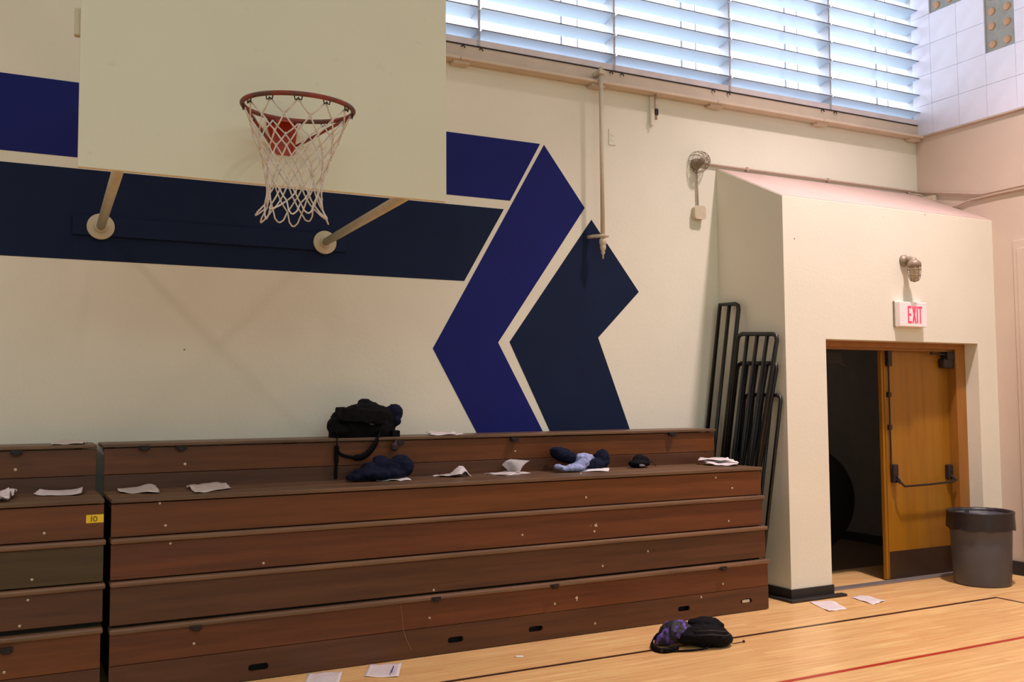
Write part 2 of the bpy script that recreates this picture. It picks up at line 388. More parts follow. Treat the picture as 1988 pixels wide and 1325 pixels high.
# ------------------------------------------------------------------ door box: side wall, front with recess, sloping top
def box_roof_z(y): return Z(1.808) + (y-BY)/(WY-BY)*(2.246-1.808)
bm = bmesh.new()
def wedge(x0, x1, y0, y1, z0, sl=True, z1=None):
    t0, t1 = (box_roof_z(y0), box_roof_z(y1)) if z1 is None else (z1, z1)
    P = [(x0, y0, z0), (x1, y0, z0), (x1, y1, z0), (x0, y1, z0), (x0, y0, t0), (x1, y0, t0), (x1, y1, t1), (x0, y1, t1)]
    v = [bm.verts.new(p) for p in P]
    for f in ((0, 1, 5, 4), (1, 2, 6, 5), (2, 3, 7, 6), (3, 0, 4, 7), (4, 5, 6, 7), (3, 2, 1, 0)): bm.faces.new([v[i] for i in f])
wedge(BX, DX0, BY, BY+.16, 0); wedge(DX1, RX, BY, BY+.16, 0); wedge(DX0, DX1, BY, BY+.16, DZ)
wedge(BX, BX+.14, BY+.16, WY, 0)
wedge(BX+.14, RX, BY+.16, WY, Z(1.2))
wedge(DX1+.02, RX, BY+.16, WY, 0, z1=Z(1.2))
bmesh.ops.recalc_face_normals(bm, faces=bm.faces)
wbox = struct('wall_door', bm, M_wall)
bm = bmesh.new(); e_ = .006
v_ = [bm.verts.new(p) for p in ((BX+.012, BY+.012, box_roof_z(BY+.012)+e_), (RX-.001, BY+.012, box_roof_z(BY+.012)+e_), (RX-.001, WY-.001, box_roof_z(WY)+e_), (BX+.012, WY-.001, box_roof_z(WY)+e_))]
w2 = [bm.verts.new(v.co-Vector((0, 0, .02))) for v in v_]
bm.faces.new(v_); bm.faces.new(w2[::-1])
for i in range(4): bm.faces.new((v_[i], w2[i], w2[(i+1) % 4], v_[(i+1) % 4]))
bmesh.ops.recalc_face_normals(bm, faces=bm.faces)
tp_ = obj('sloping_top', bm, mat('pinkish_shaded_top', rgb(192, 168, 158), .7, .05, 3), wbox); tp_['label'] = 'pinkish sloping top, shade put into its colour'  # pinkish colour, darkened to offset the strong light from above
# baseboard round the pier with its spreading foot
bb = struct('baseboard_pier', B(BX-.014, DX0+.014, BY-.014, BY, 0, .10, bev=.004), M_rubber)
obj('side_strip', B(BX-.014, BX, BY, WY-.01, 0, .10, bev=.004), M_rubber, bb)
obj('jamb_strip', B(DX0, DX0+.014, BY, BY+.14, 0, .10, bev=.004), M_rubber, bb)
obj('cove_foot', B(BX-.075, DX0+.10, BY-.085, BY-.01, 0, .022, bev=.008), M_rubber, bb)
obj('side_cove_foot', B(BX-.075, BX, BY-.02, WY-.02, 0, .022, bev=.008), M_rubber, bb)

# ------------------------------------------------------------------ hall behind
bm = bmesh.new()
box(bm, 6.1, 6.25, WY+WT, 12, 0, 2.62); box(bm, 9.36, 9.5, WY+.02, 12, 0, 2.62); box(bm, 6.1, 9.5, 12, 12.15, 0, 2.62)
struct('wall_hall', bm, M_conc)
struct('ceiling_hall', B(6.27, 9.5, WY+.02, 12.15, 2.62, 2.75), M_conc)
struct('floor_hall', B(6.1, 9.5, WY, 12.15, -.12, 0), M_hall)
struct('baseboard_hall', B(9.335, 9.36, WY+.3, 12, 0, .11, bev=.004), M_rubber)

# ------------------------------------------------------------------ door
FY = 6.635
d1 = struct('door_1', B(DX0, DX1, FY, FY+.14, Z(.475), DZ+.001), M_oakf)      # head of the frame
obj('door_jamb', B(DX1-.145, DX1, FY, FY+.14, 0, Z(.475)), M_oakf, d1)
obj('door_jamb', B(DX0, DX0+.06, FY, FY+.14, 0, Z(.475)), M_oakf, d1)
obj('head_stop', B(DX0+.06, DX1-.145, FY+.035, FY+.07, Z(.452), Z(.475)), M_oakf, d1)
obj('threshold', B(DX0+.0, DX1-.0, FY-.02, FY+.09, 0, .012, bev=.003), M_steel, d1)
LX0, LX1, LY = 7.632, 8.549, 6.735
leaf = obj('right_leaf', B(LX0, LX1, LY, LY+.045, .012, Z(.468), bev=.002), M_oak, d1)
obj('kick_plate', B(LX0+.004, LX1-.004, LY-.003, LY, .014, Z(-1.505)), M_kick, leaf)
obj('astragal', B(LX0-.03, LX0, LY+.01, LY+.05, .012, Z(.468), bev=.002), M_oak, leaf)
def P2(u, v, y=LY): return at(u, v, 'y', y)
a = P2(1731, 712); b = P2(1738, 905)
obj('vertical_rod', T([(LX0+.04, LY-.02, Z(.36)), (LX0+.04, LY-.02, Z(-.70))], .008, 8), M_hard, leaf)
obj('rod_latch', B(LX0+.012, LX0+.068, LY-.045, LY, Z(.30), Z(.452), bev=.006), M_hard, leaf)
for z in (.02, -.30): obj('rod_guide', B(LX0+.02, LX0+.06, LY-.032, LY, Z(z)-.025, Z(z)+.025, bev=.004), M_hard, leaf)
for x, z0, z1 in ((LX0+.075, -.84, -.66), (LX1-.055, -.84, -.69)):
    obj('bar_bracket', B(x-.035, x+.035, LY-.05, LY, Z(z0), Z(z1), bev=.012), M_hard, leaf)
    obj('bar_arm', T([(x, LY-.045, Z(-.80)), (x+.012, LY-.085, Z(-.84))], .014, 8), M_hard, leaf)
obj('panic_bar', T([(LX0+.075, LY-.06, Z(-.77)), (LX0+.085, LY-.085, Z(-.83)), (LX0+.13, LY-.095, Z(-.872)), (LX0+.5, LY-.095, Z(-.868)), (LX1-.07, LY-.095, Z(-.855)), (LX1-.03, LY-.09, Z(-.84))], .0105, 8), M_hard, leaf, True)
cl = obj('door_closer', B(LX1-.15, LX1+.075, LY-.085, LY-.005, Z(.285), Z(.385), bev=.02), M_hard, leaf)
obj('closer_bracket', B(LX1-.10, LX1+.09, LY-.09, LY-.01, Z(.37), Z(.452), bev=.008), M_hard, leaf)
obj('closer_arm', T([(LX1-.04, LY-.06, Z(.42)), (LX1-.30, LY-.075, Z(.432))], .009, 8), M_hard, leaf)
obj('arm_joint', lathe(bmesh.new(), [(.018, -.012), (.022, 0), (.018, .012)], (LX1-.31, LY-.075, Z(.432)), 12), M_hard, leaf)
leaf2 = obj('left_leaf', B(DX0+.062, DX0+.107, FY+.15, FY+.15+.90, .012, Z(.468), bev=.002), M_oak, d1)
obj('kick_plate', B(DX0+.107, DX0+.110, FY+.154, FY+.15+.896, .014, Z(-1.505)), M_kick, leaf2)
obj('left_closer', B(DX0+.14, DX0+.40, FY+.03, FY+.11, Z(.31), Z(.44), bev=.02), M_dark, d1)
obj('left_closer_arm', T([(DX0+.38, FY+.07, Z(.33)), (DX0+.52, FY+.12, Z(.30))], .009, 8), M_rubber, d1)

# dark round tabletop stood on edge in the hall
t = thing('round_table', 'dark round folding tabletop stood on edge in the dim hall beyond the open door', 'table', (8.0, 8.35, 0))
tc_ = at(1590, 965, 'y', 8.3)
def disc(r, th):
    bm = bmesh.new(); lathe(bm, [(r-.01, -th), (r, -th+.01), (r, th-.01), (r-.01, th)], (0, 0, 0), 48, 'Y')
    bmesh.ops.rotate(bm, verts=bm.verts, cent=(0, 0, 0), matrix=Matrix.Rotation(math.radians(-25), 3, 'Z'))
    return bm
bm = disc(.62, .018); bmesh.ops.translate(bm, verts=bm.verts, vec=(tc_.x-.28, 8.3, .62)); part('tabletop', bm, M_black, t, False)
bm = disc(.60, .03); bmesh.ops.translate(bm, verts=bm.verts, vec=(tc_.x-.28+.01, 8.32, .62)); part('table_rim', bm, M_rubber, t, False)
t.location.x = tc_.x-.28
for c in t.children: c.location.x -= (tc_.x-.28)-8.0

# ------------------------------------------------------------------ court lines
def line(x0, x1, y0, y1, m, lab): o = obj('court_line', B(x0, x1, y0, y1, 0, .0012), m, floor); o['label'] = lab
line(XL, 7.815, 5.70, 5.736, M_line, 'black boundary line'); line(7.78, 7.815, YB, 5.70, M_line, 'black side line'); line(XL, RX-.1, 4.675, 4.713, M_red, 'red line')

# ------------------------------------------------------------------ bleachers
bolt_me = mesh_of(lathe(bmesh.new(), [(.0095, 0), (.0095, -.002), (.006, -.0045)], (0, 0, 0), 10, 'Y'), 'bolt', M_bolt)
latch_bm = B(-.035, .035, -.022, .004, -.018, .008, bev=.003); box(latch_bm, -.02, .02, -.03, -.018, -.026, -.004, bev=.003)
latch_me = mesh_of(latch_bm, 'latch', M_iron, False)
def slotted_board(x0, x1, z0, z1, y, th, slots, m, parent):
    cu = bpy.data.curves.new('c', 'CURVE'); cu.dimensions = '2D'; cu.fill_mode = 'BOTH'; cu.extrude = th/2
    def sp(pts):
        s = cu.splines.new('POLY'); s.points.add(len(pts)-1); s.use_cyclic_u = True
        for p, q in zip(s.points, pts): p.co = (q[0], q[1], 0, 1)
    sp([(x0, z0), (x1, z0), (x1, z1), (x0, z1)])
    for cx, cz, wd, ht in slots:
        r = ht/2; pts = []
        for k in range(9): a = -math.pi/2+math.pi*k/8; pts.append((cx+wd/2-r+r*math.cos(a), cz+r*math.sin(a)))
        for k in range(9): a = math.pi/2+math.pi*k/8; pts.append((cx-wd/2+r+r*math.cos(a), cz+r*math.sin(a)))
        sp(pts[::-1])
    ob = bpy.data.objects.new('c', cu); S.collection.objects.link(ob)
    dg = bpy.context.evaluated_depsgraph_get(); me = bpy.data.meshes.new_from_object(ob.evaluated_get(dg))
    bpy.data.objects.remove(ob); bm = bmesh.new(); bm.from_mesh(me); bpy.data.meshes.remove(me)
    bmesh.ops.rotate(bm, verts=bm.verts, cent=(0, 0, 0), matrix=Matrix.Rotation(math.radians(90), 3, 'X'))
    bmesh.ops.translate(bm, verts=bm.verts, vec=(0, y+th/2, 0))
    return part('riser_board', bm, m, parent)
def bleacher(x0, x1, label, loc_x, tiers, woods, dz=0, slots=(), ends=(0, 0, 0, 0, 0), gaps=(.010, .012, .020)):
    t = thing('bleacher', label, 'bleachers', (loc_x, 6.9, 0), )
    ys = [6.362, 6.353, 6.346, 6.336]
    tops = [Z(r)+dz for r in tiers]          # nosing tops, highest first
    for i, top in enumerate(tops):
        bot = tops[i+1] if i+1 < len(tops) else 0.006
        y = ys[i]; e = x1+ends[i]
        if i == 0:   # seat on top of the closed stack
            part('seat_board', B(x0, e, y-.022, 6.62, top-.026, top, bev=.005), M_seat, t)
            part('seat_board', B(x0, e, 6.626, 6.985, top-.026, top, bev=.005), M_seat, t)
        else:
            part('nosing', B(x0, e+.012, y-.026, y+.12, top-.030, top+.004, bev=.011), M_nose, t)
        r0 = top-.033; r1 = bot+(gaps[i] if i < 3 else 0)
        if i < 3: part('riser_board', B(x0+.003, e, y, y+.022, r1, r0, bev=.003), woods[i], t)
        else:
            seam = Z(-1.583)+dz
            part('riser_board', B(x0+.003, e, y, y+.022, seam+.0015, r0, bev=.0025), woods[3], t)
            slotted_board(x0+.003, e, bot, seam-.0015, y, .022, slots, woods[4], t)
    # back row against the wall
    bt = Z(-.280)+dz; xe = x1-.0
    part('back_seat_board', B(x0, xe, 6.965, 7.16, bt-.024, bt, bev=.005), M_seat, t)
    part('back_seat_board', B(x0, xe, 7.165, 7.372, bt-.024, bt, bev=.005), M_seat, t)
    part('back_riser', B(x0+.01, xe, 6.990, 7.010, Z(-.484)+dz, bt-.030, bev=.003), woods[0], t)
    part('back_riser', B(x0+.01, xe, 6.990, 7.010, tops[0]-.05, Z(-.487)+dz, bev=.003), woods[4], t)
    n = max(2, int((x1-x0)/1.2)+1)
    for k in range(n):
        x = x0+.06+(x1-x0-.16)*k/(n-1)
        part('support_frame', B(x-.02, x+.02, 6.40, 6.98, .0, tops[0]-.03), M_dark, t)
        part('support_frame', B(x-.02, x+.02, 7.02, 7.36, .0, bt-.03), M_dark, t)
    part('gap_shade_sheet', B(x0+.02, x1-.03, 6.395, 6.40, .02, tops[0]-.03), M_dark, t)  # dark sheet: shade behind the gaps and hand slots, done by colour
    return t, tops, ys
T0 = (-.588, -.830, -1.088, -1.366)
main, tops, ys = bleacher(.572, 5.715, 'long brown wooden bleacher bank folded closed against the mural wall', 3.1,
    T0, [M_wood[0], M_wood[1], M_wood[2], M_wood[1], M_wood[2]],
    slots=[(1.462, Z(-1.698), .13, .042), (2.841, Z(-1.690), .12, .042), (3.487, Z(-1.688), .12, .040), (4.843, Z(-1.684), .12, .040), (5.486, Z(-1.688), .12, .038)],
    ends=(-.02, -.018, 0, .012))
left, ltops, _ = bleacher(-1.9, .535, 'short brown wooden bleacher section left of the narrow gap, with yellow tape', -.6,
    (-.583, -.828, -1.088, -1.346), [M_wood[0], M_wood[3], M_wood[2], M_wood[0], M_wood[2]], ends=(0, 0, 0, -.01), gaps=(.010, .012, .034))
def bolts(t, pts, y=None):
    for u, v in pts:
        p = at(u, v, 'y', 6.345)
        i = sum(1 for tt in tops[1:] if p.z < tt); yy = ys[i]
        if v < 900 and p.z > tops[0]: p = at(u, v, 'y', 6.99); yy = 6.99
        shared('bolt', bolt_me, (p.x, yy, p.z), t)
bolts(main, [(311, 978), (322, 1022), (331, 1056), (376, 1250), (512, 1095), (768, 947), (833, 1200), (842, 1147), (1140, 967), (1155, 1033), (1170, 1100), (1076, 1173), (1130, 921), (1416, 1013), (1424, 949), (1402, 1134), (1392, 928), (360, 902), (784, 887), (1000, 877), (1015, 1040), (1154, 1211), (1360, 1160), (1258, 1071), (1304, 1040)])
bolts(left, [(86, 1037), (62, 1127), (54, 1166), (38, 1217), (8, 1306), (30, 913)])
for t_, pts in ((main, [(380, 1217), (845, 1161), (1075, 1136), (1402, 1102)]), (left, [(12, 1261)])):
    for u, v in pts: shared('latch', latch_me, at(u, v, 'y', 6.325), t_)
for t_, pts in ((main, [(352, 868), (280, 868), (998, 852), (1304, 842), (775, 858)]), (left, [(32, 877)])):
    for u, v in pts: shared('latch', latch_me, at(u, v, 'y', 6.97), t_)
# yellow tape with the handwritten number
p0, p1 = at(167, 1018, 'y', 6.36), at(203, 998, 'y', 6.36)
tape = part('yellow_tape', B(p0.x, .533, 6.3595, 6.3612, p0.z+.004, p1.z-.002), M_yel, left, label='yellow tape marked 10')
off = Vector(left.location)
def child_at(name, bm, m, parent): return part(name, bm, m, parent)
cx = p0.x+.030; cz = (p0.z+p1.z)/2
ink = T([(cx, 6.359, cz+.017), (cx-.001, 6.359, cz-.015)], .0022, 6)
tube(ink, [(cx+.020+.010*math.cos(a), 6.359, cz+.014*math.sin(a)) for a in [2*math.pi*k/16 for k in range(16)]], .0022, 6, closed=True)
o = obj('number', ink, M_ink, tape); o.location = -off
# chipped paint spots
def chip(u, v, pts, t_, y):
    c = at(u, v, 'y', y); bm = prism([(c.x+a*.001, c.z+b*.001) for a, b in pts], y-.0012, y+.001); part('paint_chip', bm, M_scuff, t_)
chip(1157, 1021, [(-14, 6), (-8, 12), (-3, 4), (3, 16), (9, 18), (6, 4), (14, 2), (12, -6), (-2, -10), (-12, -4)], main, ys[1])
chip(1120, 1163, [(-14, 2), (-10, 14), (2, 18), (10, 8), (4, 0), (6, -14), (-4, -18), (-2, -4)], main, ys[3])
obj_ = chip(1147, 1021, [(-3, 2), (2, 4), (3, -3), (-2, -3)], main, ys[1])
b_ = at(1452, 1166, 'y', 6.33); part('hole_filler', B(b_.x-.05, b_.x+.03, 6.340, 6.352, Z(-1.688)-.016, Z(-1.688)+.012, bev=.006), M_scuff, main)
scr = [at(u, v, 'y', 6.3355) for u, v in ((777, 1168), (780, 1190), (782, 1212), (784, 1228), (790, 1245), (798, 1262))]
part('scratch', T(scr, .0022, 5), mat('scratched_varnish', rgb(150, 100, 60), .6), main)

# ------------------------------------------------------------------ basketball hoop
BYD = 4.50
hoop = thing('basketball_hoop', 'wall mounted basketball hoop with cream rectangular backboard and white net', 'basketball hoop', (1.1, WY, Z(1.24)))
bl, br_ = at(151, 326, 'y', BYD), at(867, 390, 'y', BYD)
bz = (bl.z+br_.z)/2
bd = part('backboard', B(bl.x, br_.x, BYD, BYD+.03, bz, bz+1.22, bev=.003), M_board, hoop)
bmf = bmesh.new()
for z in (bz+.10, bz+1.1): box(bmf, bl.x+.06, br_.x-.06, BYD+.032, BYD+.07, z-.02+.04, z+.06)
for x in (.47, 1.88): box(bmf, x-.02, x+.02, BYD+.032, BYD+.07, bz+.02, bz+1.2)
part('board_frame', bmf, M_pole, hoop)
part('edge_bracket', B(bl.x-.022, bl.x+.01, BYD+.032, BYD+.07, Z(1.60), Z(1.72), bev=.004), M_pole, hoop)
part('backing_plank', B(.38, 2.365, WY-.022, WY-.002, Z(1.175), Z(1.315), bev=.003), M_navy, hoop, label='wall plank painted navy like the wall')
for z in (Z(1.24), bz+1.1):
    for xw, (u_, v_) in ((.562, (252, 256)), (2.188, (838, 351))):
        pb = at(u_, v_, 'y', BYD+.06)
        if z > Z(1.3): pb.z = z
        s = part('strut', T([pb, (xw, WY-.02, z)], .030, 14), M_pole, hoop, True)
        f = part('flange', lathe(bmesh.new(), [(.092, 0), (.092, -.010), (.088, -.014), (.048, -.016), (.044, -.04), (.03, -.042)], (xw, WY-.022, z), 28, 'Y'), M_pole, s)
        for k in range(4):
            aa = math.pi/4+k*math.pi/2
RC = Vector((1.102, 4.117, Z(1.278))); tilt = Matrix.Rotation(math.radians(2.8), 3, 'X') @ Matrix.Rotation(math.radians(1.0), 3, 'Y')
def RP(x, y, z): return RC + tilt @ Vector((x, y, z))
RR = .2375
rim = part('rim', T([RP(RR*math.cos(a), RR*math.sin(a), 0) for a in [2*math.pi*k/64 for k in range(64)]], .0105, 10, closed=True), M_orange, hoop, True)
hook_me = mesh_of(T([(-.016, 0, -.006), (-.013, 0, -.020), (-.004, 0, -.018), (0, 0, -.010), (.004, 0, -.018), (.013, 0, -.020), (.016, 0, -.006)], .0028, 6), 'net_hook', M_iron)
for k in range(12):
    a = 2*math.pi*(k+.5)/12; p = RP((RR-.004)*math.cos(a), (RR-.004)*math.sin(a), -.004)
    shared('net_hook', hook_me, p, rim, (0, 0, a+math.pi/2))
xb0, xb1 = 1.058, 1.198
pl = prism([(xb0, Z(1.335)), (xb1+.005, Z(1.335)), (xb1, Z(1.30)), (xb1-.008, Z(1.25)), (xb1-.008, Z(1.175)), (xb1-.02, Z(1.160)), (xb0+.045, Z(1.160)), (xb0+.030, Z(1.178)), (xb0+.01, Z(1.25)), (xb0-.006, Z(1.30))], BYD-.008, BYD)
part('mounting_plate', pl, M_plate, hoop)
arm = bmesh.new()
vs = [(xb0, BYD-.006, Z(1.335)), (xb1, BYD-.006, Z(1.335)), (1.16, 4.345, Z(1.29)), (1.05, 4.345, Z(1.29))]
a_ = [arm.verts.new(p) for p in vs]; c_ = [arm.verts.new((p[0], p[1], p[2]-.012)) for p in vs]
arm.faces.new(a_); arm.faces.new(c_[::-1])
for i in range(4): arm.faces.new((a_[i], a_[(i+1) % 4], c_[(i+1) % 4], c_[i]))
for sx in (xb0+.02, xb1-.02): tube(arm, [(sx, BYD-.005, Z(1.17)), (sx, BYD-.05, Z(1.26)), (1.105+(sx-1.128)*.6, 4.36, Z(1.285))], .007, 6)
bmesh.ops.recalc_face_normals(arm, faces=arm.faces)
part('mounting_arm', arm, M_plate, hoop)
for sg, x in ((1, xb1-.012), (-1, xb0+.02)):
    aa = math.radians(8) if sg > 0 else math.radians(172)
    e = RP(RR*math.cos(aa), RR*math.sin(aa), -.004)
    part('rim_brace', T([(x, BYD-.006, Z(1.205)), (x+sg*.01, BYD-.02, Z(1.208)), e], .0075, 8), M_orange, hoop, True)
# net: twelve strands crossing on seven levels
lv = [(-.016, .226), (-.075, .205), (-.140, .180), (-.205, .152), (-.265, .134), (-.325, .120), (-.385, .116), (-.435, .122)]
def np_(l, i):
    z, r = lv[l]; a = 2*math.pi*(i + (.5 if l % 2 == 0 else 0))/12; rnd = random.Random(l*31+i)
    j = .004*l*.3
    sway = .012*max(0, -z-.15)
    return RP(r*math.cos(a)+rnd.uniform(-j, j)+sway-.02*max(0, -z), r*math.sin(a)+rnd.uniform(-j, j), z+rnd.uniform(-j, j)*1.5)
nb_ = bmesh.new()
for l in range(len(lv)-1):
    for i in range(12):
        a = np_(l, i)
        for d in ((0, 1) if l % 2 == 0 else (0, -1)):
            b = np_(l+1, (i+d) % 12)
            mid = (a+b)/2+Vector((0, 0, -.003))
            tube(nb_, [a, mid, b], .0036, 5)
        if l > 0: # knots
            tube(nb_, [a+Vector((0, 0, .008)), a-Vector((0, 0, .008))], .0058, 5)
L_ = len(lv)-1
for i in range(12):
    a = np_(L_, i); b = np_(L_, (i+1) % 12); rnd = random.Random(900+i)
    c = (a+b)/2; outv = (c-Vector((RC.x, RC.y, c.z)))*(rnd.uniform(.05, .45))+Vector((0, 0, -rnd.uniform(.03, .062)))
    q = [a]; 
    for s in (.2, .4, .5, .6, .8): q.append(a.lerp(b, s)+outv*math.sin(math.pi*s)**.6)
    q.append(b); tube(nb_, q, .0036, 5)
part('net', nb_, M_net, hoop, True)

# ------------------------------------------------------------------ leaning black rails
def rail(label, TL, TR, BL, BR, n, r=.0205, sq=False):
    """TL.. = (point at top, point lower on the same bar); both are carried down to the floor"""
    def foot(a, b): d = b-a; return a+d*((a.z-r)/-d.z)
    fl_, fr = foot(TL, BL), foot(TR, BR)
    t = thing('guard_rail', label, 'railing', (fl_.x, fl_.y, 0), 'black guard rails leaning beside the bleachers')
    w_ = TR-TL; dl = (fl_-TL).normalized(); dr = (fr-TR).normalized(); c = .055
    pts = [fl_]
    if sq: pts += [TL]
    else: pts += [TL+dl*c, TL+dl*c*.3+w_.normalized()*c*.25, TL+w_.normalized()*c]
    pts += [TR-w_.normalized()*c, TR+dr*c*.3-w_.normalized()*c*.25, TR+dr*c, fr]
    part('outer_frame', T(pts, r, 10), M_black, t, True)
    for k in range(1, n-1):
        s = k/(n-1); part('upright', T([TL.lerp(TR, s), fl_.lerp(fr, s)], r*.88, 10), M_black, t, True)
    part('bottom_bar', T([fl_+Vector((0, 0, .12)), fr+Vector((0, 0, .12))], r*.9, 10), M_black, t, True)
    return t
X = lambda u, v, x: at(u, v, 'x', x)
Yp = lambda u, v, y: at(u, v, 'y', y)
rail('tallest black tube rail, half hidden in the corner behind the other rails', Yp(1398, 592, 7.30), Yp(1435, 590, 7.03), Yp(1374, 832, 7.34), Yp(1409, 832, 7.10), 3, sq=True)
rail('second tallest black tube rail with five uprights and a rounded top', X(1433, 649, 6.035), X(1510, 649, 6.055), X(1408, 888, 5.955), X(1473, 888, 5.95), 5)
rail('shorter black tube rail whose rounded top shows two thirds up the second rail', X(1432, 706, 6.075), X(1509, 706, 6.085), X(1412, 888, 6.02), X(1478, 888, 6.02), 5)
rail('lowest black tube rail, its right upright nearest the door box wall', X(1446, 766, 6.085), X(1517, 768, 6.095), X(1436, 888, 6.05), X(1490, 1010, 5.98), 5, r=.017)

# ------------------------------------------------------------------ wall fittings
pz0, pz1 = Z(2.90), Z(1.44); px, py = 4.705, WY-.14
t = thing('wall_pipe', 'thin vertical cream pipe hanging from the window ledge with a fitting at its foot', 'pipe', (px, py, Z(1.25)))
part('pipe', T([(px, py, Z(3.0)), (px, py, pz1)], .019, 12), M_pipe, t, True)
part('top_clip', B(px-.03, px+.03, py-.03, WY-.04, Z(2.93), Z(2.97), bev=.004), M_pipe, t)
part('wall_bracket', T([(px-.07, WY-.002, Z(1.46)), (px-.05, WY-.06, Z(1.462)), (px+.0, py-.03, Z(1.455)), (px+.045, py-.01, Z(1.46))], .017, 8), M_pipe, t, True)
part('valve', lathe(bmesh.new(), [(.021, .0), (.033, -.02), (.033, -.055), (.024, -.065), (.028, -.08), (.024, -.105), (.016, -.115), (.019, -.14), (.009, -.15), (.007, -.19)], (px, py, pz1), 12), M_pipe, t, True)
t = thing('hook_rod', 'short grey metal rod hanging from the lip of the window ledge', 'rod', (5.36, WY-.08, Z(2.60)))
part('rod', T([(5.36, WY-.07, Z(2.88)), (5.362, WY-.07, Z(2.62))], .013, 8), M_cond, t, True)
part('catch', B(5.345, 5.375, WY-.095, WY-.07, Z(2.66), Z(2.72), bev=.004), M_hard, t)
part('wall_plate', B(5.335, 5.375, WY-.02, WY-.001, Z(2.58), Z(2.86), bev=.004), M_wall, t)
t = tag(obj('wall_plate', B(4.872, 4.948, WY-.008, WY-.0, Z(2.34), Z(2.49), bev=.003), M_wall), 'small blank cream cover plate on the wall right of the thin pipe', 'cover plate')
for z in (2.39, 2.44): obj('socket_face', B(4.893, 4.927, WY-.011, WY-.008, Z(z)-.014, Z(z)+.014, bev=.001), M_wall, t)

# caged round lamp with box below
fc = at(1361, 313, 'y', WY-.07)
t = thing('caged_wall_lamp', 'round wire caged wall lamp above a small cream junction box', 'wall lamp', (fc.x, WY, fc.z))
part('back_box', lathe(bmesh.new(), [(.055, 0), (.055, -.03), (.035, -.045), (.03, -.075), (.018, -.08)], (fc.x-.02, WY-.001, fc.z-.02), 18, 'Y'), M_cast, t, True)
part('lamp_socket', lathe(bmesh.new(), [(.02, -.07), (.032, -.085), (.034, -.115), (.02, -.13)], (fc.x-.02, WY, fc.z-.01), 14, 'Y'), M_cast, t, True)
cg = bmesh.new(); CR = .105
for k in range(6):
    a = math.pi*k/6; tube(cg, [Vector((fc.x+CR*math.cos(a)*math.cos(b), WY-.012-.15*math.sin(b), fc.z+CR*math.sin(a)*math.cos(b))) for b in [math.pi*j/14 for j in range(15)]], .0026, 5)
for b in (.03, .35, .75, 1.15): tube(cg, [Vector((fc.x+CR*math.cos(b)*math.cos(a), WY-.012-.15*math.sin(b), fc.z+CR*math.cos(b)*math.sin(a))) for a in [2*math.pi*j/28 for j in range(28)]], .0028, 5, closed=True)
part('wire_cage', cg, M_cast, t, True)
jb = at(1355, 414, 'y', WY-.02)
t2 = thing('junction_box', 'small cream junction box under the round caged lamp', 'junction box', (jb.x, WY, jb.z))
bm = bmesh.new(); h_ = .062; q = .018
oc = [(jb.x-h_+q, jb.z-h_), (jb.x+h_-q, jb.z-h_), (jb.x+h_, jb.z-h_+q), (jb.x+h_, jb.z+h_-q), (jb.x+h_-q, jb.z+h_), (jb.x-h_+q, jb.z+h_), (jb.x-h_, jb.z+h_-q), (jb.x-h_, jb.z-h_+q)]
part('box_body', prism(oc, WY-.055, WY-.001), M_pipe, t2); part('box_cover', prism([(jb.x+(a-jb.x)*1.06, jb.z+(b-jb.z)*1.06) for a, b in oc], WY-.06, WY-.055), M_pipe, t2)
part('drop_conduit', T([(jb.x, WY-.02, jb.z+h_), (jb.x-.002, WY-.02, fc.z-.05)], .009, 8), M_cond, t2, True)
# conduits to the right
cz_ = Z(2.277)
t = tag(obj('conduit', T([(fc.x+.02, WY-.02, cz_+.01), (fc.x+.14, WY-.02, cz_), (8.92, WY-.02, cz_), (RX-.02, WY-.04, cz_-.003), (RX-.02, 7.30, Z(2.262)), (RX-.02, 6.62, Z(2.112)), (RX-.02, 6.55, Z(2.10)), (RX-.02, 4.8, Z(2.115))], .0125, 8), M_cond, None, True), 'upper painted conduit running along the wall from caged lamp and round the corner', 'conduit')
for x in (6.5, 7.6): obj('clip', B(x-.012, x+.012, WY-.036, WY-.0, cz_-.018, cz_+.018), M_cond, t)
lo = [(8.80, WY-.02, cz_-.022), (8.90, WY-.022, cz_-.035), (RX-.03, WY-.06, Z(2.235)), (RX-.022, 7.27, Z(2.20))]
lo2 = [(RX-.022, 7.14, Z(2.13)), (RX-.022, 6.93, Z(2.03)), (RX-.02, 6.86, Z(2.035)), (RX-.02, 6.70, Z(2.065)), (RX-.02, 6.4, Z(2.072)), (RX-.02, 4.8, Z(2.068))]
t = thing('lower_conduit', 'lower painted conduit with a small white box in the wall corner above the door box', 'conduit', (RX, 7.2, Z(2.1)))
part('conduit_run', T(lo, .0115, 8), M_cond, t, True); part('conduit_run', T(lo2, .0115, 8), M_cond, t, True)
part('inline_box', B(RX-.05, RX-.001, 7.13, 7.28, Z(2.13), Z(2.20), bev=.006), M_pipe, t)

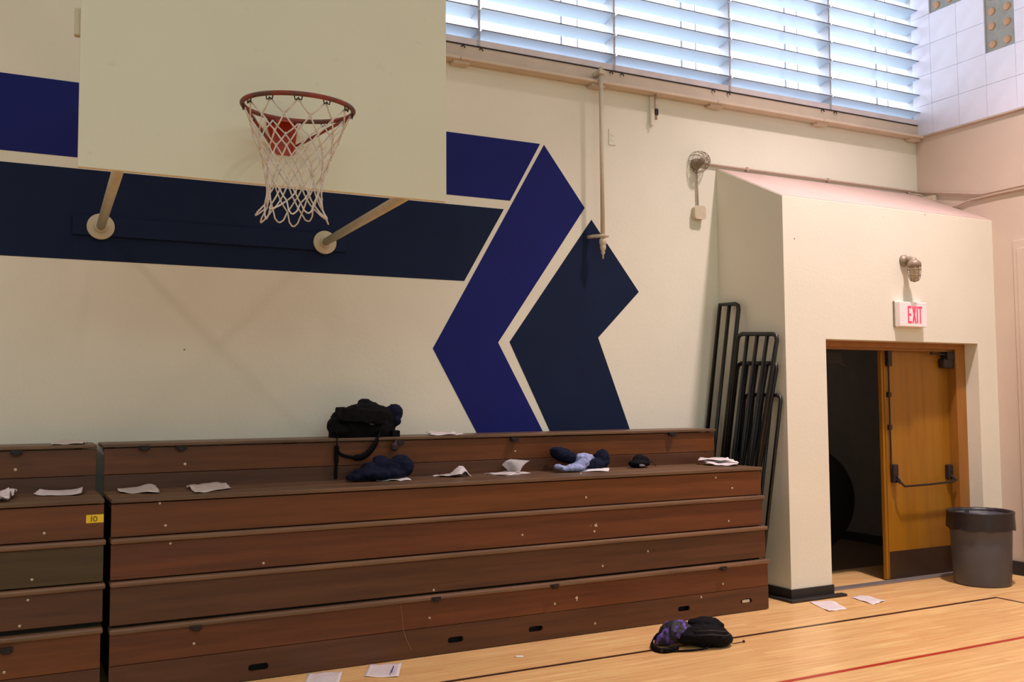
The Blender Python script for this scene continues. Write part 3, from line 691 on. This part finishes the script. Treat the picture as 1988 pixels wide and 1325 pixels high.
# jar light above the door
lx, lz = 7.655, Z(1.345)
t = thing('jar_light', 'grey metal jar light with wire guard on the wall above the exit sign', 'wall lamp', (lx, BY, lz))
part('back_plate', lathe(bmesh.new(), [(.058, 0), (.058, -.02), (.045, -.035), (.03, -.05)], (lx, BY-.001, lz-.035), 20, 'Y'), M_cast, t, True)
part('arm', T([(lx, BY-.03, lz-.035), (lx, BY-.075, lz-.03), (lx, BY-.115, lz-.045), (lx, BY-.125, lz-.07)], [.03, .032, .034, .04], 12), M_cast, t, True)
part('hood', lathe(bmesh.new(), [(.034, .02), (.050, .005), (.062, -.01), (.064, -.045), (.056, -.05)], (lx, BY-.125, lz-.06), 20), M_cast, t, True)
gm = mat('milky_jar_glass', rgb(196, 178, 150), .2, .03)
part('glass_jar', lathe(bmesh.new(), [(.044, 0), (.046, -.03), (.042, -.09), (.03, -.118), (.01, -.126)], (lx, BY-.125, lz-.105), 18), gm, t, True)
cg = bmesh.new(); cc = Vector((lx, BY-.125, lz-.105))
for k in range(4):
    a = math.pi*k/4; prof = [(.058, 0), (.058, -.05), (.052, -.10), (.036, -.135), (0, -.148)]
    tube(cg, [cc+Vector((r*math.cos(a), r*math.sin(a), z)) for r, z in prof]+[cc+Vector((-r*math.cos(a), -r*math.sin(a), z)) for r, z in prof[::-1][1:]], .0035, 5)
for r, z in ((.058, -.03), (.054, -.085), (.04, -.13)): tube(cg, [cc+Vector((r*math.cos(a), r*math.sin(a), z)) for a in [2*math.pi*j/20 for j in range(20)]], .0035, 5, closed=True)
part('wire_guard', cg, M_cast, t, True)

# exit sign
ex0, ex1, ez0, ez1 = 7.50, 7.868, Z(.668), Z(.905); ED = .075
t = thing('exit_sign', 'white lit exit sign with red letters above the door', 'sign', (7.7, BY, ez0))
part('case', B(ex0, ex1, BY-ED, BY-.001, ez0, ez1, bev=.005), M_signw, t)
part('back_rim', B(ex0-.012, ex0+.006, BY-.014, BY-.001, ez0-.004, ez1+.008, bev=.002), M_cast, t)
bm = bmesh.new(); lh = .162; lw = .052; sw = .0145; z0 = ez0+.035; yy0, yy1 = BY-ED-.003, BY-ED+.001; x = ex0+.105
def bar(x0, x1, z0_, z1_): box(bm, x0, x1, yy0, yy1, z0_, z1_)
bar(x, x+sw, z0, z0+lh); bar(x+sw, x+lw*.95, z0, z0+sw*1.2); bar(x+sw, x+lw*.95, z0+lh-sw*1.2, z0+lh); bar(x+sw, x+lw*.85, z0+lh/2-sw*.6, z0+lh/2+sw*.6)
x += .060
for a, b in (((0, 0), (lw-sw, lh)), ((0, lh), (lw-sw, 0))):
    P = [(x+a[0], z0+a[1]), (x+a[0]+sw*1.1, z0+a[1]), (x+b[0]+sw*1.1, z0+b[1]), (x+b[0], z0+b[1])]
    e = .0005 if a[1] else 0
    va = [bm.verts.new((p[0], yy0-e, p[1])) for p in P]; vb = [bm.verts.new((p[0], yy1, p[1])) for p in P]
    bm.faces.new(va); bm.faces.new(vb[::-1])
    for i in range(4): bm.faces.new((va[i], va[(i+1) % 4], vb[(i+1) % 4], vb[i]))
x += .062; bar(x, x+sw, z0, z0+lh); x += .023
bar(x, x+lw*1.0, z0+lh-sw*1.2, z0+lh); bar(x+lw/2-sw/2, x+lw/2+sw/2, z0, z0+lh-sw*1.2)
bmesh.ops.recalc_face_normals(bm, faces=bm.faces)
part('letters', bm, M_exit, t, label='glowing red EXIT letters')

# ------------------------------------------------------------------ rubbish can
tcx, tcy = 8.27, 6.205
t = thing('trash_can', 'round grey plastic trash can with a black liner beside the door', 'trash can', (tcx, tcy, 0))
part('body', lathe(bmesh.new(), [(.232, 0), (.245, .006), (.252, .03), (.268, .40), (.276, .60), (.284, .602), (.286, .655), (.278, .66), (.268, .655), (.255, .30), (.235, .03), (.1, .02)], (tcx, tcy, 0), 48), M_grey, t, True)
bm = bmesh.new(); n = 72; prof = [(.298, .520), (.300, .54), (.298, .60), (.296, .655), (.300, .678), (.296, .690), (.282, .692), (.272, .66), (.262, .50), (.22, .25), (.1, .2)]
rings = []
for i, (r, z) in enumerate(prof):
    ring = []
    for k in range(n):
        a = 2*math.pi*k/n; w1 = noise.noise(Vector((math.cos(a)*5, math.sin(a)*5, z*3)))
        rr = r+.008*w1*(1 if i < 7 else 1.6); zz = z+(.022*noise.noise(Vector((math.cos(a)*2.5, math.sin(a)*2.5, 7))) if i < 2 else .004*w1)
        ring.append(bm.verts.new((tcx+rr*math.cos(a), tcy+rr*math.sin(a), zz)))
    rings.append(ring)
for A, C in zip(rings, rings[1:]):
    for k in range(n): bm.faces.new((A[k], A[(k+1) % n], C[(k+1) % n], C[k]))
bmesh.ops.recalc_face_normals(bm, faces=bm.faces)
part('liner', bm, M_bag, t, True)

# ------------------------------------------------------------------ papers
def sheet(name, label, cat, corners, z, m=M_paper, curl=.0, crumple=.006, n=10, curlfn=None, group=None, thick=.0012, parent=None, seed=0):
    """corners a,b,c,d (x,y) round the sheet; lies on height z"""
    a, b, c, d = [Vector((p[0], p[1], 0)) for p in corners]; bm = bmesh.new(); uvl = bm.loops.layers.uv.new('UVMap'); g_ = []
    cen = (a+b+c+d)/4
    for i in range(n+1):
        row = []
        for j in range(n+1):
            s, t_ = i/n, j/n; p = a.lerp(b, s).lerp(d.lerp(c, s), t_)
            h = abs(noise.noise(Vector((p.x*9+seed, p.y*9, seed*3.1))))*crumple*2.5 + curl*(max(0, abs(s-.5)*2-.5)**2)
            if curlfn: h += curlfn(s, t_)
            elif z > 1: h += .013*t_*(1.2-.4*math.sin(s*5+seed))
            row.append(bm.verts.new(Vector((p.x, p.y, z+.0015+h))-Vector((cen.x, cen.y, z))))
        g_.append(row)
    for i in range(n):
        for j in range(n):
            f = bm.faces.new((g_[i][j], g_[i+1][j], g_[i+1][j+1], g_[i][j+1]))
            for l, (s, t_) in zip(f.loops, ((i, j), (i+1, j), (i+1, j+1), (i, j+1))): l[uvl].uv = (s/n, t_/n)
    bm.normal_update()
    r = bmesh.ops.solidify(bm, geom=bm.faces[:], thickness=thick)
    o = obj(name, bm, m, None, True)
    o.location = (cen.x, cen.y, z)
    if parent: o.parent = parent; o.location -= parent.location
    else: tag(o, label, cat, group)
    return o
FZ, SZ, BZ = .0, tops[0], Z(-.28)
G1 = 'papers on the gym floor'; G2 = 'papers left on the bleacher seats'
sheet('paper_sheet', 'printed sheet at the bottom edge of the photo in front of the bleachers', 'paper', [(1.66, 6.02), (1.86, 5.93), (1.993, 6.25), (1.785, 6.31)], FZ, curl=.02, seed=1, group=G1)
pp = sheet('paper_sheet', 'printed sheet with a blue pen on it, on the floor before the bleachers', 'paper', [(2.08, 6.07), (2.27, 5.955), (2.404, 6.25), (2.20, 6.31)], FZ, curl=.02, seed=2, group=G1)
tag(obj('pen', T([(2.245, 6.02, .022), (2.30, 6.13, .024)], .0045, 8), M_penb, None, True), 'blue pen lying on the printed sheet on the floor', 'pen')
sheet('paper_sheet', 'pink white paper on the floor at the foot of the door box pier', 'paper', [(6.09, 6.02), (6.29, 6.01), (6.43, 6.33), (6.22, 6.375)], FZ, curl=.008, seed=3, group=G1)
sheet('paper_sheet', 'creased sheet on the floor in front of the open doorway', 'paper', [(6.61, 6.02), (6.85, 6.09), (6.83, 6.35), (6.68, 6.34)], FZ, m=M_paper, seed=4, crumple=.008, group=G1)
s_ = at(1007, 1276, 'z', 0); sheet('paper_scrap', 'tiny paper scrap on the floor left of the backpack', 'paper', [(s_.x-.03, s_.y-.01), (s_.x+.03, s_.y-.02), (s_.x+.035, s_.y+.01), (s_.x-.02, s_.y+.02)], FZ, m=M_plain, seed=5, n=4, crumple=.003)
sheet('paper_sheet', 'long flat sheet on the left bleacher section near the gap', 'paper', [(.16, 6.76), (.425, 6.63), (.45, 6.90), (.20, 6.95)], ltops[0], curl=.035, seed=6, group=G2)
sheet('paper_sheet', 'newsprint sheet on the front seat just right of the gap', 'paper', [(.655, 6.72), (.88, 6.56), (.90, 6.90), (.66, 6.95)], SZ, m=M_paper2, crumple=.014, seed=7, group=G2)
sheet('paper_sheet', 'newsprint sheet on the front seat with a corner folded down over the edge', 'paper', [(1.08, 6.44), (1.34, 6.63), (1.36, 6.93), (1.09, 6.90)], SZ, m=M_paper2, crumple=.012, seed=8, group=G2)
sheet('crumpled_paper', 'crumpled folded paper with a raised corner on the front seat', 'paper', [(2.88, 6.90), (3.02, 6.70), (3.18, 6.78), (3.10, 6.95)], SZ, m=M_paper, crumple=.02, seed=9, group=G2,
      curlfn=lambda s, t_: .075*max(0, 1-((s-.75)**2*9+(t_-.6)**2*7)))
bk = thing('open_booklet', 'open booklet with its upper page curling up, on the front seat', 'booklet', (3.53, 6.8, SZ))
for k, (dx, cr) in enumerate(((0, .004), (.008, .006))):
    sheet('booklet_page', '', '', [(3.33+dx, 6.90), (3.42+dx, 6.63), (3.69-dx, 6.76), (3.62, 6.96)], SZ+.004*k, curlfn=lambda s, t_: 0, crumple=cr, seed=10+k, parent=bk)
# curled page: a strip rolled up and over
bm = bmesh.new(); rows = []
bz_ = lambda a, b, c, t_: a*(1-t_)**2+b*2*t_*(1-t_)+c*t_*t_
La, Lb, Lc = at(973, 912, 'z', SZ+.012), at(972, 898, 'y', 6.84), at(991, 892, 'y', 6.90)
Ra, Rb, Rc = at(1009, 919, 'z', SZ+.012), at(1013, 902, 'y', 6.80), at(1029, 895, 'y', 6.88)
for i in range(11):
    a, b = bz_(La, Lb, Lc, i/10), bz_(Ra, Rb, Rc, i/10)
    rows.append([bm.verts.new(a.lerp(b, j/6)) for j in range(7)])
for A, C in zip(rows, rows[1:]):
    for j in range(6): bm.faces.new((A[j], C[j], C[j+1], A[j+1]))
bmesh.ops.solidify(bm, geom=bm.faces[:], thickness=.0012)
part('curled_page', bm, M_plain, bk, True)
for k, (lab, cs, sd) in enumerate((('topmost sheet of the loose paper stack at the right end of the front seat', [(5.42, 6.86), (5.60, 6.62), (5.66, 6.74), (5.52, 6.95)], 12),
                  ('middle sheet of the loose paper stack at the right end of the front seat', [(5.45, 6.80), (5.63, 6.56), (5.685, 6.70), (5.50, 6.93)], 13),
                  ('lowest sheet of the loose paper stack at the right end of the front seat', [(5.40, 6.72), (5.56, 6.50), (5.68, 6.62), (5.50, 6.90)], 14))):
    sheet('paper_sheet', lab, 'paper', cs, SZ+.036-.017*k, crumple=.012, seed=sd, group='loose papers at the right end')
sheet('paper_sheet', 'crinkled paper on the back seat at the left against the wall', 'paper', [(.26, 6.99), (.45, 6.985), (.50, 7.24), (.28, 7.25)], BZ, m=M_paper2, crumple=.010, seed=15, group=G2)
sheet('paper_sheet', 'creased white paper on the back seat right of the black bag', 'paper', [(2.93, 6.99), (3.20, 6.975), (3.22, 7.20), (2.98, 7.22)], BZ, crumple=.010, seed=16, group=G2)
sheet('paper_sheet', 'crumpled sheet at the left edge of the photo on the left bleacher', 'paper', [(-.10, 6.5), (.02, 6.50), (.07, 6.86), (-.06, 6.9)], ltops[0], crumple=.03, seed=17, group=G2)
sheet('paper_sheet', 'smaller crumpled sheet over the left edge pile on the left bleacher', 'paper', [(-.06, 6.40), (.03, 6.44), (.02, 6.70), (-.09, 6.66)], ltops[0]+.012, crumple=.03, seed=18, group=G2)

# ------------------------------------------------------------------ soft lumps (cloth, bags)
def lump(name, ells, m, voxel=.012, amp=.01, freq=14, parent=None, zmin=None, ridged=True, seed=0, clampy=None):
    bm = bmesh.new()
    for e_ in ells:
        c, r, rot = e_[:3]
        v = bmesh.ops.create_cube(bm, size=1.7)['verts'] if len(e_) > 3 else bmesh.ops.create_icosphere(bm, subdivisions=3, radius=1)['verts']
        M = Matrix.Translation(c) @ Matrix.Rotation(rot[2], 4, 'Z') @ Matrix.Rotation(rot[1], 4, 'Y') @ Matrix.Rotation(rot[0], 4, 'X') @ Matrix.Diagonal((r[0], r[1], r[2], 1))
        bmesh.ops.transform(bm, verts=v, matrix=M)
    me = bpy.data.meshes.new('tmp'); bm.to_mesh(me); bm.free(); ob = bpy.data.objects.new('tmp', me); S.collection.objects.link(ob)
    md = ob.modifiers.new('r', 'REMESH'); md.mode = 'VOXEL'; md.voxel_size = voxel
    sm = ob.modifiers.new('s', 'SMOOTH'); sm.iterations = 3; sm.factor = .5
    dg = bpy.context.evaluated_depsgraph_get(); m2 = bpy.data.meshes.new_from_object(ob.evaluated_get(dg))
    bpy.data.objects.remove(ob); bpy.data.meshes.remove(me)
    bm = bmesh.new(); bm.from_mesh(m2); bpy.data.meshes.remove(m2); bm.normal_update()
    nv = [(v, v.normal.copy()) for v in bm.verts]
    for v, nn in nv:
        q = v.co*freq+Vector((seed*7.3, seed*1.7, 0)); wv = noise.noise_vector(q*.6)
        p = q*.8+wv*1.1
        h = (.7-abs(noise.noise(p))*2.6)+.55*(.5-abs(noise.noise(p*2.1+wv))*2.4)
        h += .25*noise.noise(p*4.5)
        v.co += nn*amp*h
        if zmin is not None and v.co.z < zmin: v.co.z = zmin + (v.co.z-zmin)*.02
        if clampy and v.co.y > clampy: v.co.y = clampy
    bmesh.ops.recalc_face_normals(bm, faces=bm.faces)
    if parent is not None: return part(name, bm, m, parent, True)
    cen = sum((v.co for v in bm.verts), Vector())/len(bm.verts); base = Vector((cen.x, cen.y, min(v.co.z for v in bm.verts)))
    bmesh.ops.translate(bm, verts=bm.verts, vec=-base); o = obj(name, bm, m, None, True); o.location = base; return o
E0 = (0, 0, 0)
# navy jacket over papers, left
y_ = 6.78
o = lump('navy_jacket', [((2.43, y_, SZ+.05), (.22, .12, .05), E0), ((2.52, y_+.03, SZ+.10), (.14, .10, .055), (0, .1, 0)), ((2.60, y_+.02, SZ+.095), (.10, .10, .085), E0), ((2.31, y_, SZ+.045), (.13, .09, .045), (0, -.2, 0)), ((2.46, y_+.05, SZ+.14), (.06, .06, .035), E0), ((2.40, y_+.04, SZ+.10), (.09, .08, .03), E0)],
         M_denim, .011, .010, 16, zmin=SZ+.012, seed=1)
tag(o, 'dark navy jacket heaped on the front seat under the black bag', 'jacket')
sheet('paper_sheet', 'white papers sticking out under the navy jacket', 'paper', [(2.38, 6.70), (2.63, 6.64), (2.65, 6.80), (2.42, 6.84)], SZ, m=M_plain, crumple=.006, seed=20, group=G2)
# pile at centre right
o = lump('navy_sweatshirt', [((4.20, y_+.06, SZ+.075), (.20, .10, .055), (0, .25, 0)), ((4.03, y_+.08, SZ+.135), (.10, .09, .055), (0, .35, 0)), ((4.12, y_+.09, SZ+.10), (.12, .09, .05), (0, .3, 0)), ((4.39, y_+.04, SZ+.085), (.065, .08, .085), (0, .3, 0)), ((4.30, y_+.03, SZ+.05), (.12, .09, .05), E0)],
         M_denim, .010, .010, 18, zmin=SZ+.012, seed=2)
tag(o, 'navy sweatshirt bunched behind the light blue cloth on the front seat', 'sweatshirt')
o = lump('light_blue_shirt', [((4.06, y_-.07, SZ+.035), (.10, .06, .032), (0, -.1, 0)), ((4.14, y_-.06, SZ+.070), (.10, .055, .045), (0, -.6, 0)), ((3.96, y_-.05, SZ+.03), (.07, .06, .026), (0, .3, 0)), ((4.17, y_-.05, SZ+.115), (.085, .05, .030), (0, .1, 0))],
         M_ltblue, .009, .009, 20, zmin=SZ+.010, seed=3)
tag(o, 'light blue shirt crumpled in front of the navy sweatshirt', 'shirt')
sheet('paper_sheet', 'white papers under the light blue shirt and navy sweatshirt', 'paper', [(4.00, 6.74), (4.30, 6.58), (4.40, 6.72), (4.16, 6.90)], SZ, m=M_plain, crumple=.006, seed=21, group=G2)
# dark mesh cap
t = thing('black_pouch', 'small black crumpled pouch alone on the front seat right of the clothes', 'pouch', (4.80, 6.84, SZ))
lump('pouch_body', [((4.78, 6.84, SZ+.035), (.10, .07, .035), E0), ((4.81, 6.85, SZ+.065), (.075, .06, .04), (0, .2, 0))], M_bcloth, .009, .007, 22, parent=t, zmin=SZ+.001, seed=4)
part('cord', T([(4.86, 6.83, SZ+.05), (4.89, 6.80, SZ+.045), (4.92, 6.79, SZ+.008)], .003, 6), M_bcloth, t, True)
lump('grey_lining', [((4.76, 6.775, SZ+.022), (.035, .012, .012), E0)], mat('grey_lining_cloth', rgb(120, 116, 126), .8), .006, .003, 30, parent=t, zmin=SZ+.001, seed=5)

# black shoulder bag on the back seat
def ribbon(pts, wvec, w_, th, m, name, parent):
    pts = [Vector(p) for p in pts]
    for _ in range(2):  # chaikin smoothing
        q = [pts[0]]
        for a, b in zip(pts, pts[1:]): q += [a.lerp(b, .25), a.lerp(b, .75)]
        q.append(pts[-1]); pts = q
    bm = bmesh.new(); rows = []
    for i, p in enumerate(pts):
        tg = (pts[min(i+1, len(pts)-1)]-pts[max(i-1, 0)]).normalized(); wv = Vector(wvec); wv = (wv-tg*wv.dot(tg)).normalized(); nn = tg.cross(wv)
        ww = w_[min(i*len(w_)//len(pts), len(w_)-1)] if isinstance(w_, (list, tuple)) else w_
        rows.append([bm.verts.new(p+wv*a*ww/2+nn*b*th/2) for a, b in ((-1, -1), (1, -1), (1, 1), (-1, 1))])
    for A, C in zip(rows, rows[1:]):
        for k in range(4): bm.faces.new((A[k], A[(k+1) % 4], C[(k+1) % 4], C[k]))
    bm.faces.new(rows[0][::-1]); bm.faces.new(rows[-1]); bmesh.ops.recalc_face_normals(bm, faces=bm.faces)
    return part(name, bm, m, parent, True)
t = thing('shoulder_bag', 'black shoulder bag with a dangling strap on the back seat against the wall', 'bag', (2.45, 7.14, BZ))
Q = lambda u, v, y=7.08: at(u, v, 'y', y)
def qe(u, v, ru, rv, y=7.12, ry=.10, rot=0):
    c = Q(u, v, y); s = .00435; return (tuple(c), (ru*s, ry, rv*s), (0, rot, 0))
lump('bag_body', [qe(702, 827, 52, 25, ry=.12, rot=.06)+(1,), qe(690, 838, 50, 16, ry=.11)+(1,), qe(725, 832, 40, 26, ry=.13), qe(678, 830, 38, 22, ry=.12), qe(735, 815, 36, 25, ry=.11), qe(665, 815, 22, 16, ry=.10), qe(753, 842, 14, 14, ry=.09)], M_bcloth, .011, .007, 12, parent=t, zmin=BZ+.001, clampy=WY-.005, seed=6)
lump('bag_flap', [qe(700, 808, 46, 14, 7.05, .12, .10)+(1,), qe(725, 800, 28, 14, 7.08, .1, .2), qe(700, 794, 32, 10, 7.12, .09, -.2), qe(708, 783, 12, 8, 7.15, .06)], M_bcloth, .010, .006, 16, parent=t, zmin=BZ+.001, clampy=WY-.005, seed=7)
lump('side_pocket', [qe(650, 828, 13, 15, 7.06, .07), qe(660, 836, 18, 13, 7.03, .06)], M_bcloth, .009, .005, 20, parent=t, zmin=BZ+.001, seed=8)
ribbon([Q(657, 846, 7.0), Q(655, 852, 6.955), Q(654, 868, 6.95), Q(658, 882, 6.94), Q(675, 888, 6.94), Q(700, 890, 6.945), Q(716, 880, 6.95), Q(728, 865, 6.95), Q(735, 850, 6.955), Q(738, 840, 7.0)], (0, -.3, 1), [.02, .02, .025, .05, .05, .055], .006, M_bcloth, 'shoulder_strap', t)
ribbon([Q(654, 866, 6.955), Q(653, 880, 6.955), Q(653, 900, 6.96), Q(652, 915, 6.965), Q(652, 931, 6.97)], (1, 0, 0), [.036, .034, .024, .024], .006, M_bcloth, 'hanging_strap', t)
lump('tag_tassel', [qe(766, 868, 7, 8, 6.93, .018), qe(768, 860, 3, 8, 6.94, .012)], mat('dark_maroon_tag', rgb(44, 26, 30), .6), .006, .002, 30, parent=t, seed=9)
part('bag_clasp', B(*[f(Q(768, 838, 7.0)) for f in (lambda p: p.x-.03, lambda p: p.x+.035)], 6.99, 7.05, Q(768, 852, 7.0).z+.0, Q(768, 836, 7.0).z, bev=.008), M_bcloth, t)
lg = Q(721, 822, 7.00); part('worn_logo', prism([(lg.x-.025, lg.z+.004), (lg.x-.005, lg.z+.016), (lg.x+.02, lg.z+.012), (lg.x+.026, lg.z-.006), (lg.x+.002, lg.z-.014), (lg.x-.022, lg.z-.010)], 6.978, 6.984), mat('worn_logo_grey', rgb(66, 64, 66), .6), t)
o = lump('navy_beanie', [qe(765, 802, 16, 16, 7.12, .08), qe(755, 808, 16, 17, 7.14, .08), qe(768, 817, 9, 10, 7.09, .06)], M_denim, .009, .004, 22, seed=10, clampy=WY-.005)
tag(o, 'dark navy rolled cloth tucked at the right side of the black bag', 'cloth')

# backpack on the floor
def galaxy():
    m = mat('purple_galaxy_print', rgb(26, 22, 36), .7, .3, 10, .15, 120)
    nt = m.node_tree; N = nt.nodes; L = nt.links; b = N['Principled BSDF']; tc = N.new('ShaderNodeTexCoord')
    no = N.new('ShaderNodeTexNoise'); no.inputs['Scale'].default_value = 13; no.inputs['Detail'].default_value = 8; L.new(tc.outputs['Object'], no.inputs[0])
    r = N.new('ShaderNodeValToRGB'); e = r.color_ramp.elements; e[0].position = .47; e[0].color = rgb(26, 22, 36); e[1].position = .74; e[1].color = rgb(200, 184, 226)
    k = e.new(.55); k.color = rgb(66, 46, 110); k = e.new(.64); k.color = rgb(110, 80, 170); k = e.new(.51); k.color = rgb(22, 22, 34)
    L.new(no.outputs[0], r.inputs[0]); L.new(r.outputs[0], b.inputs['Base Color']); return m
M_gal = galaxy()
t = thing('backpack', 'black backpack with a purple galaxy print lying on the gym floor', 'backpack', (4.40, 5.68, 0))
A_ = Vector((4.40, 5.70, 0))
ax = Vector((.86, -.5, 0)).normalized(); az = math.atan2(ax.y, ax.x); ay = Vector((-ax.y, ax.x, 0))
def K(a, b, z): return tuple(A_+ax*a+ay*b+Vector((0, 0, z*.86)))
R3 = (0, 0, az)
lump('main_pocket', [(K(.12, 0, .085), (.17, .13, .085), R3), (K(.02, 0, .09), (.15, .12, .07), R3), (K(.17, .02, .06), (.145, .14, .06), R3)], M_bcloth, .011, .006, 12, parent=t, zmin=.001, seed=11)
lump('top_pocket', [(K(.12, .06, .170), (.125, .07, .045), R3), (K(.17, .05, .150), (.09, .06, .04), R3)], M_bcloth, .009, .004, 14, parent=t, zmin=.001, seed=12)
lump('galaxy_front', [(K(-.085, .02, .11), (.125, .11, .078), R3), (K(-.16, .01, .07), (.10, .09, .055), (0, -.5, az)), (K(-.08, .05, .15), (.08, .07, .045), R3)], M_gal, .009, .007, 14, parent=t, zmin=.001, seed=13)
fp = lambda u, v, z=.02: at(u, v, 'z', z)
ribbon([K(-.20, .03, .10), fp(1290, 1232, .08), fp(1272, 1236, .06), fp(1264, 1248, .04), fp(1268, 1260, .02), fp(1285, 1266, .015), fp(1300, 1265, .015), fp(1318, 1258, .025)], (.3, -.4, 1), .042, .007, M_bcloth, 'shoulder_strap', t)
ribbon([fp(1283, 1266, .012), fp(1310, 1265, .010), fp(1345, 1264, .010), fp(1375, 1260, .02), K(.12, -.10, .03)], (0, -.5, 1), .016, .005, M_bcloth, 'webbing', t)
bp_ = fp(1290, 1264, .016); part('buckle', B(bp_.x-.035, bp_.x+.035, bp_.y-.012, bp_.y+.008, .004, .034, bev=.005), M_iron, t)
for kk, (h0, rr_) in enumerate(((.118, .128), (.150, .118))):
    part('zip_piping', T([K(.13+(.155-kk*.02)*math.cos(a), -.015+rr_*math.sin(a)*1.0, h0+.01*math.sin(3*a)) for a in [math.pi*(1.12+.78*j/14) for j in range(15)]], .004, 6), M_rubber, t, True)
part('zip_cord', T([K(.26, .0, .03), fp(1425, 1250, .006), fp(1442, 1247, .006)], .0028, 6), M_bcloth, t, True)
part('cord_end', lathe(bmesh.new(), [(.004, -.008), (.009, -.004), (.009, .006), (.004, .010)], tuple(fp(1444, 1246, .010)), 8), mat('maroon_cord_end', rgb(70, 24, 24), .5), t, True)

# ------------------------------------------------------------------ ceiling fixtures beyond the frame
def fixture(x, y, lab):
    t = thing('gym_lamp', lab, 'ceiling lamp', (x, y, Z(6.3)), 'high bay lamps on the gym ceiling')
    part('shade', lathe(bmesh.new(), [(.10, .36), (.13, .33), (.14, .28), (.27, .16), (.275, .15), (.26, .155), (.12, .29)], (x, y, Z(6.4)), 24), M_cast, t, True)
    part('stem', T([(x, y, Z(6.75)), (x, y, CEIL)], .015, 8), M_cast, t)
LABS = ['high bay lamp over the floor before the door box', 'high bay lamp near the mural wall at the far left end', 'high bay lamp at the right wall side, behind the camera', 'high bay lamp over the middle of the gym, behind the camera', 'high bay lamp at the left wall side, behind the camera']
for (x, y, e, a), lab in zip(LAMPS, LABS): fixture(x, y, 'round metal '+lab)
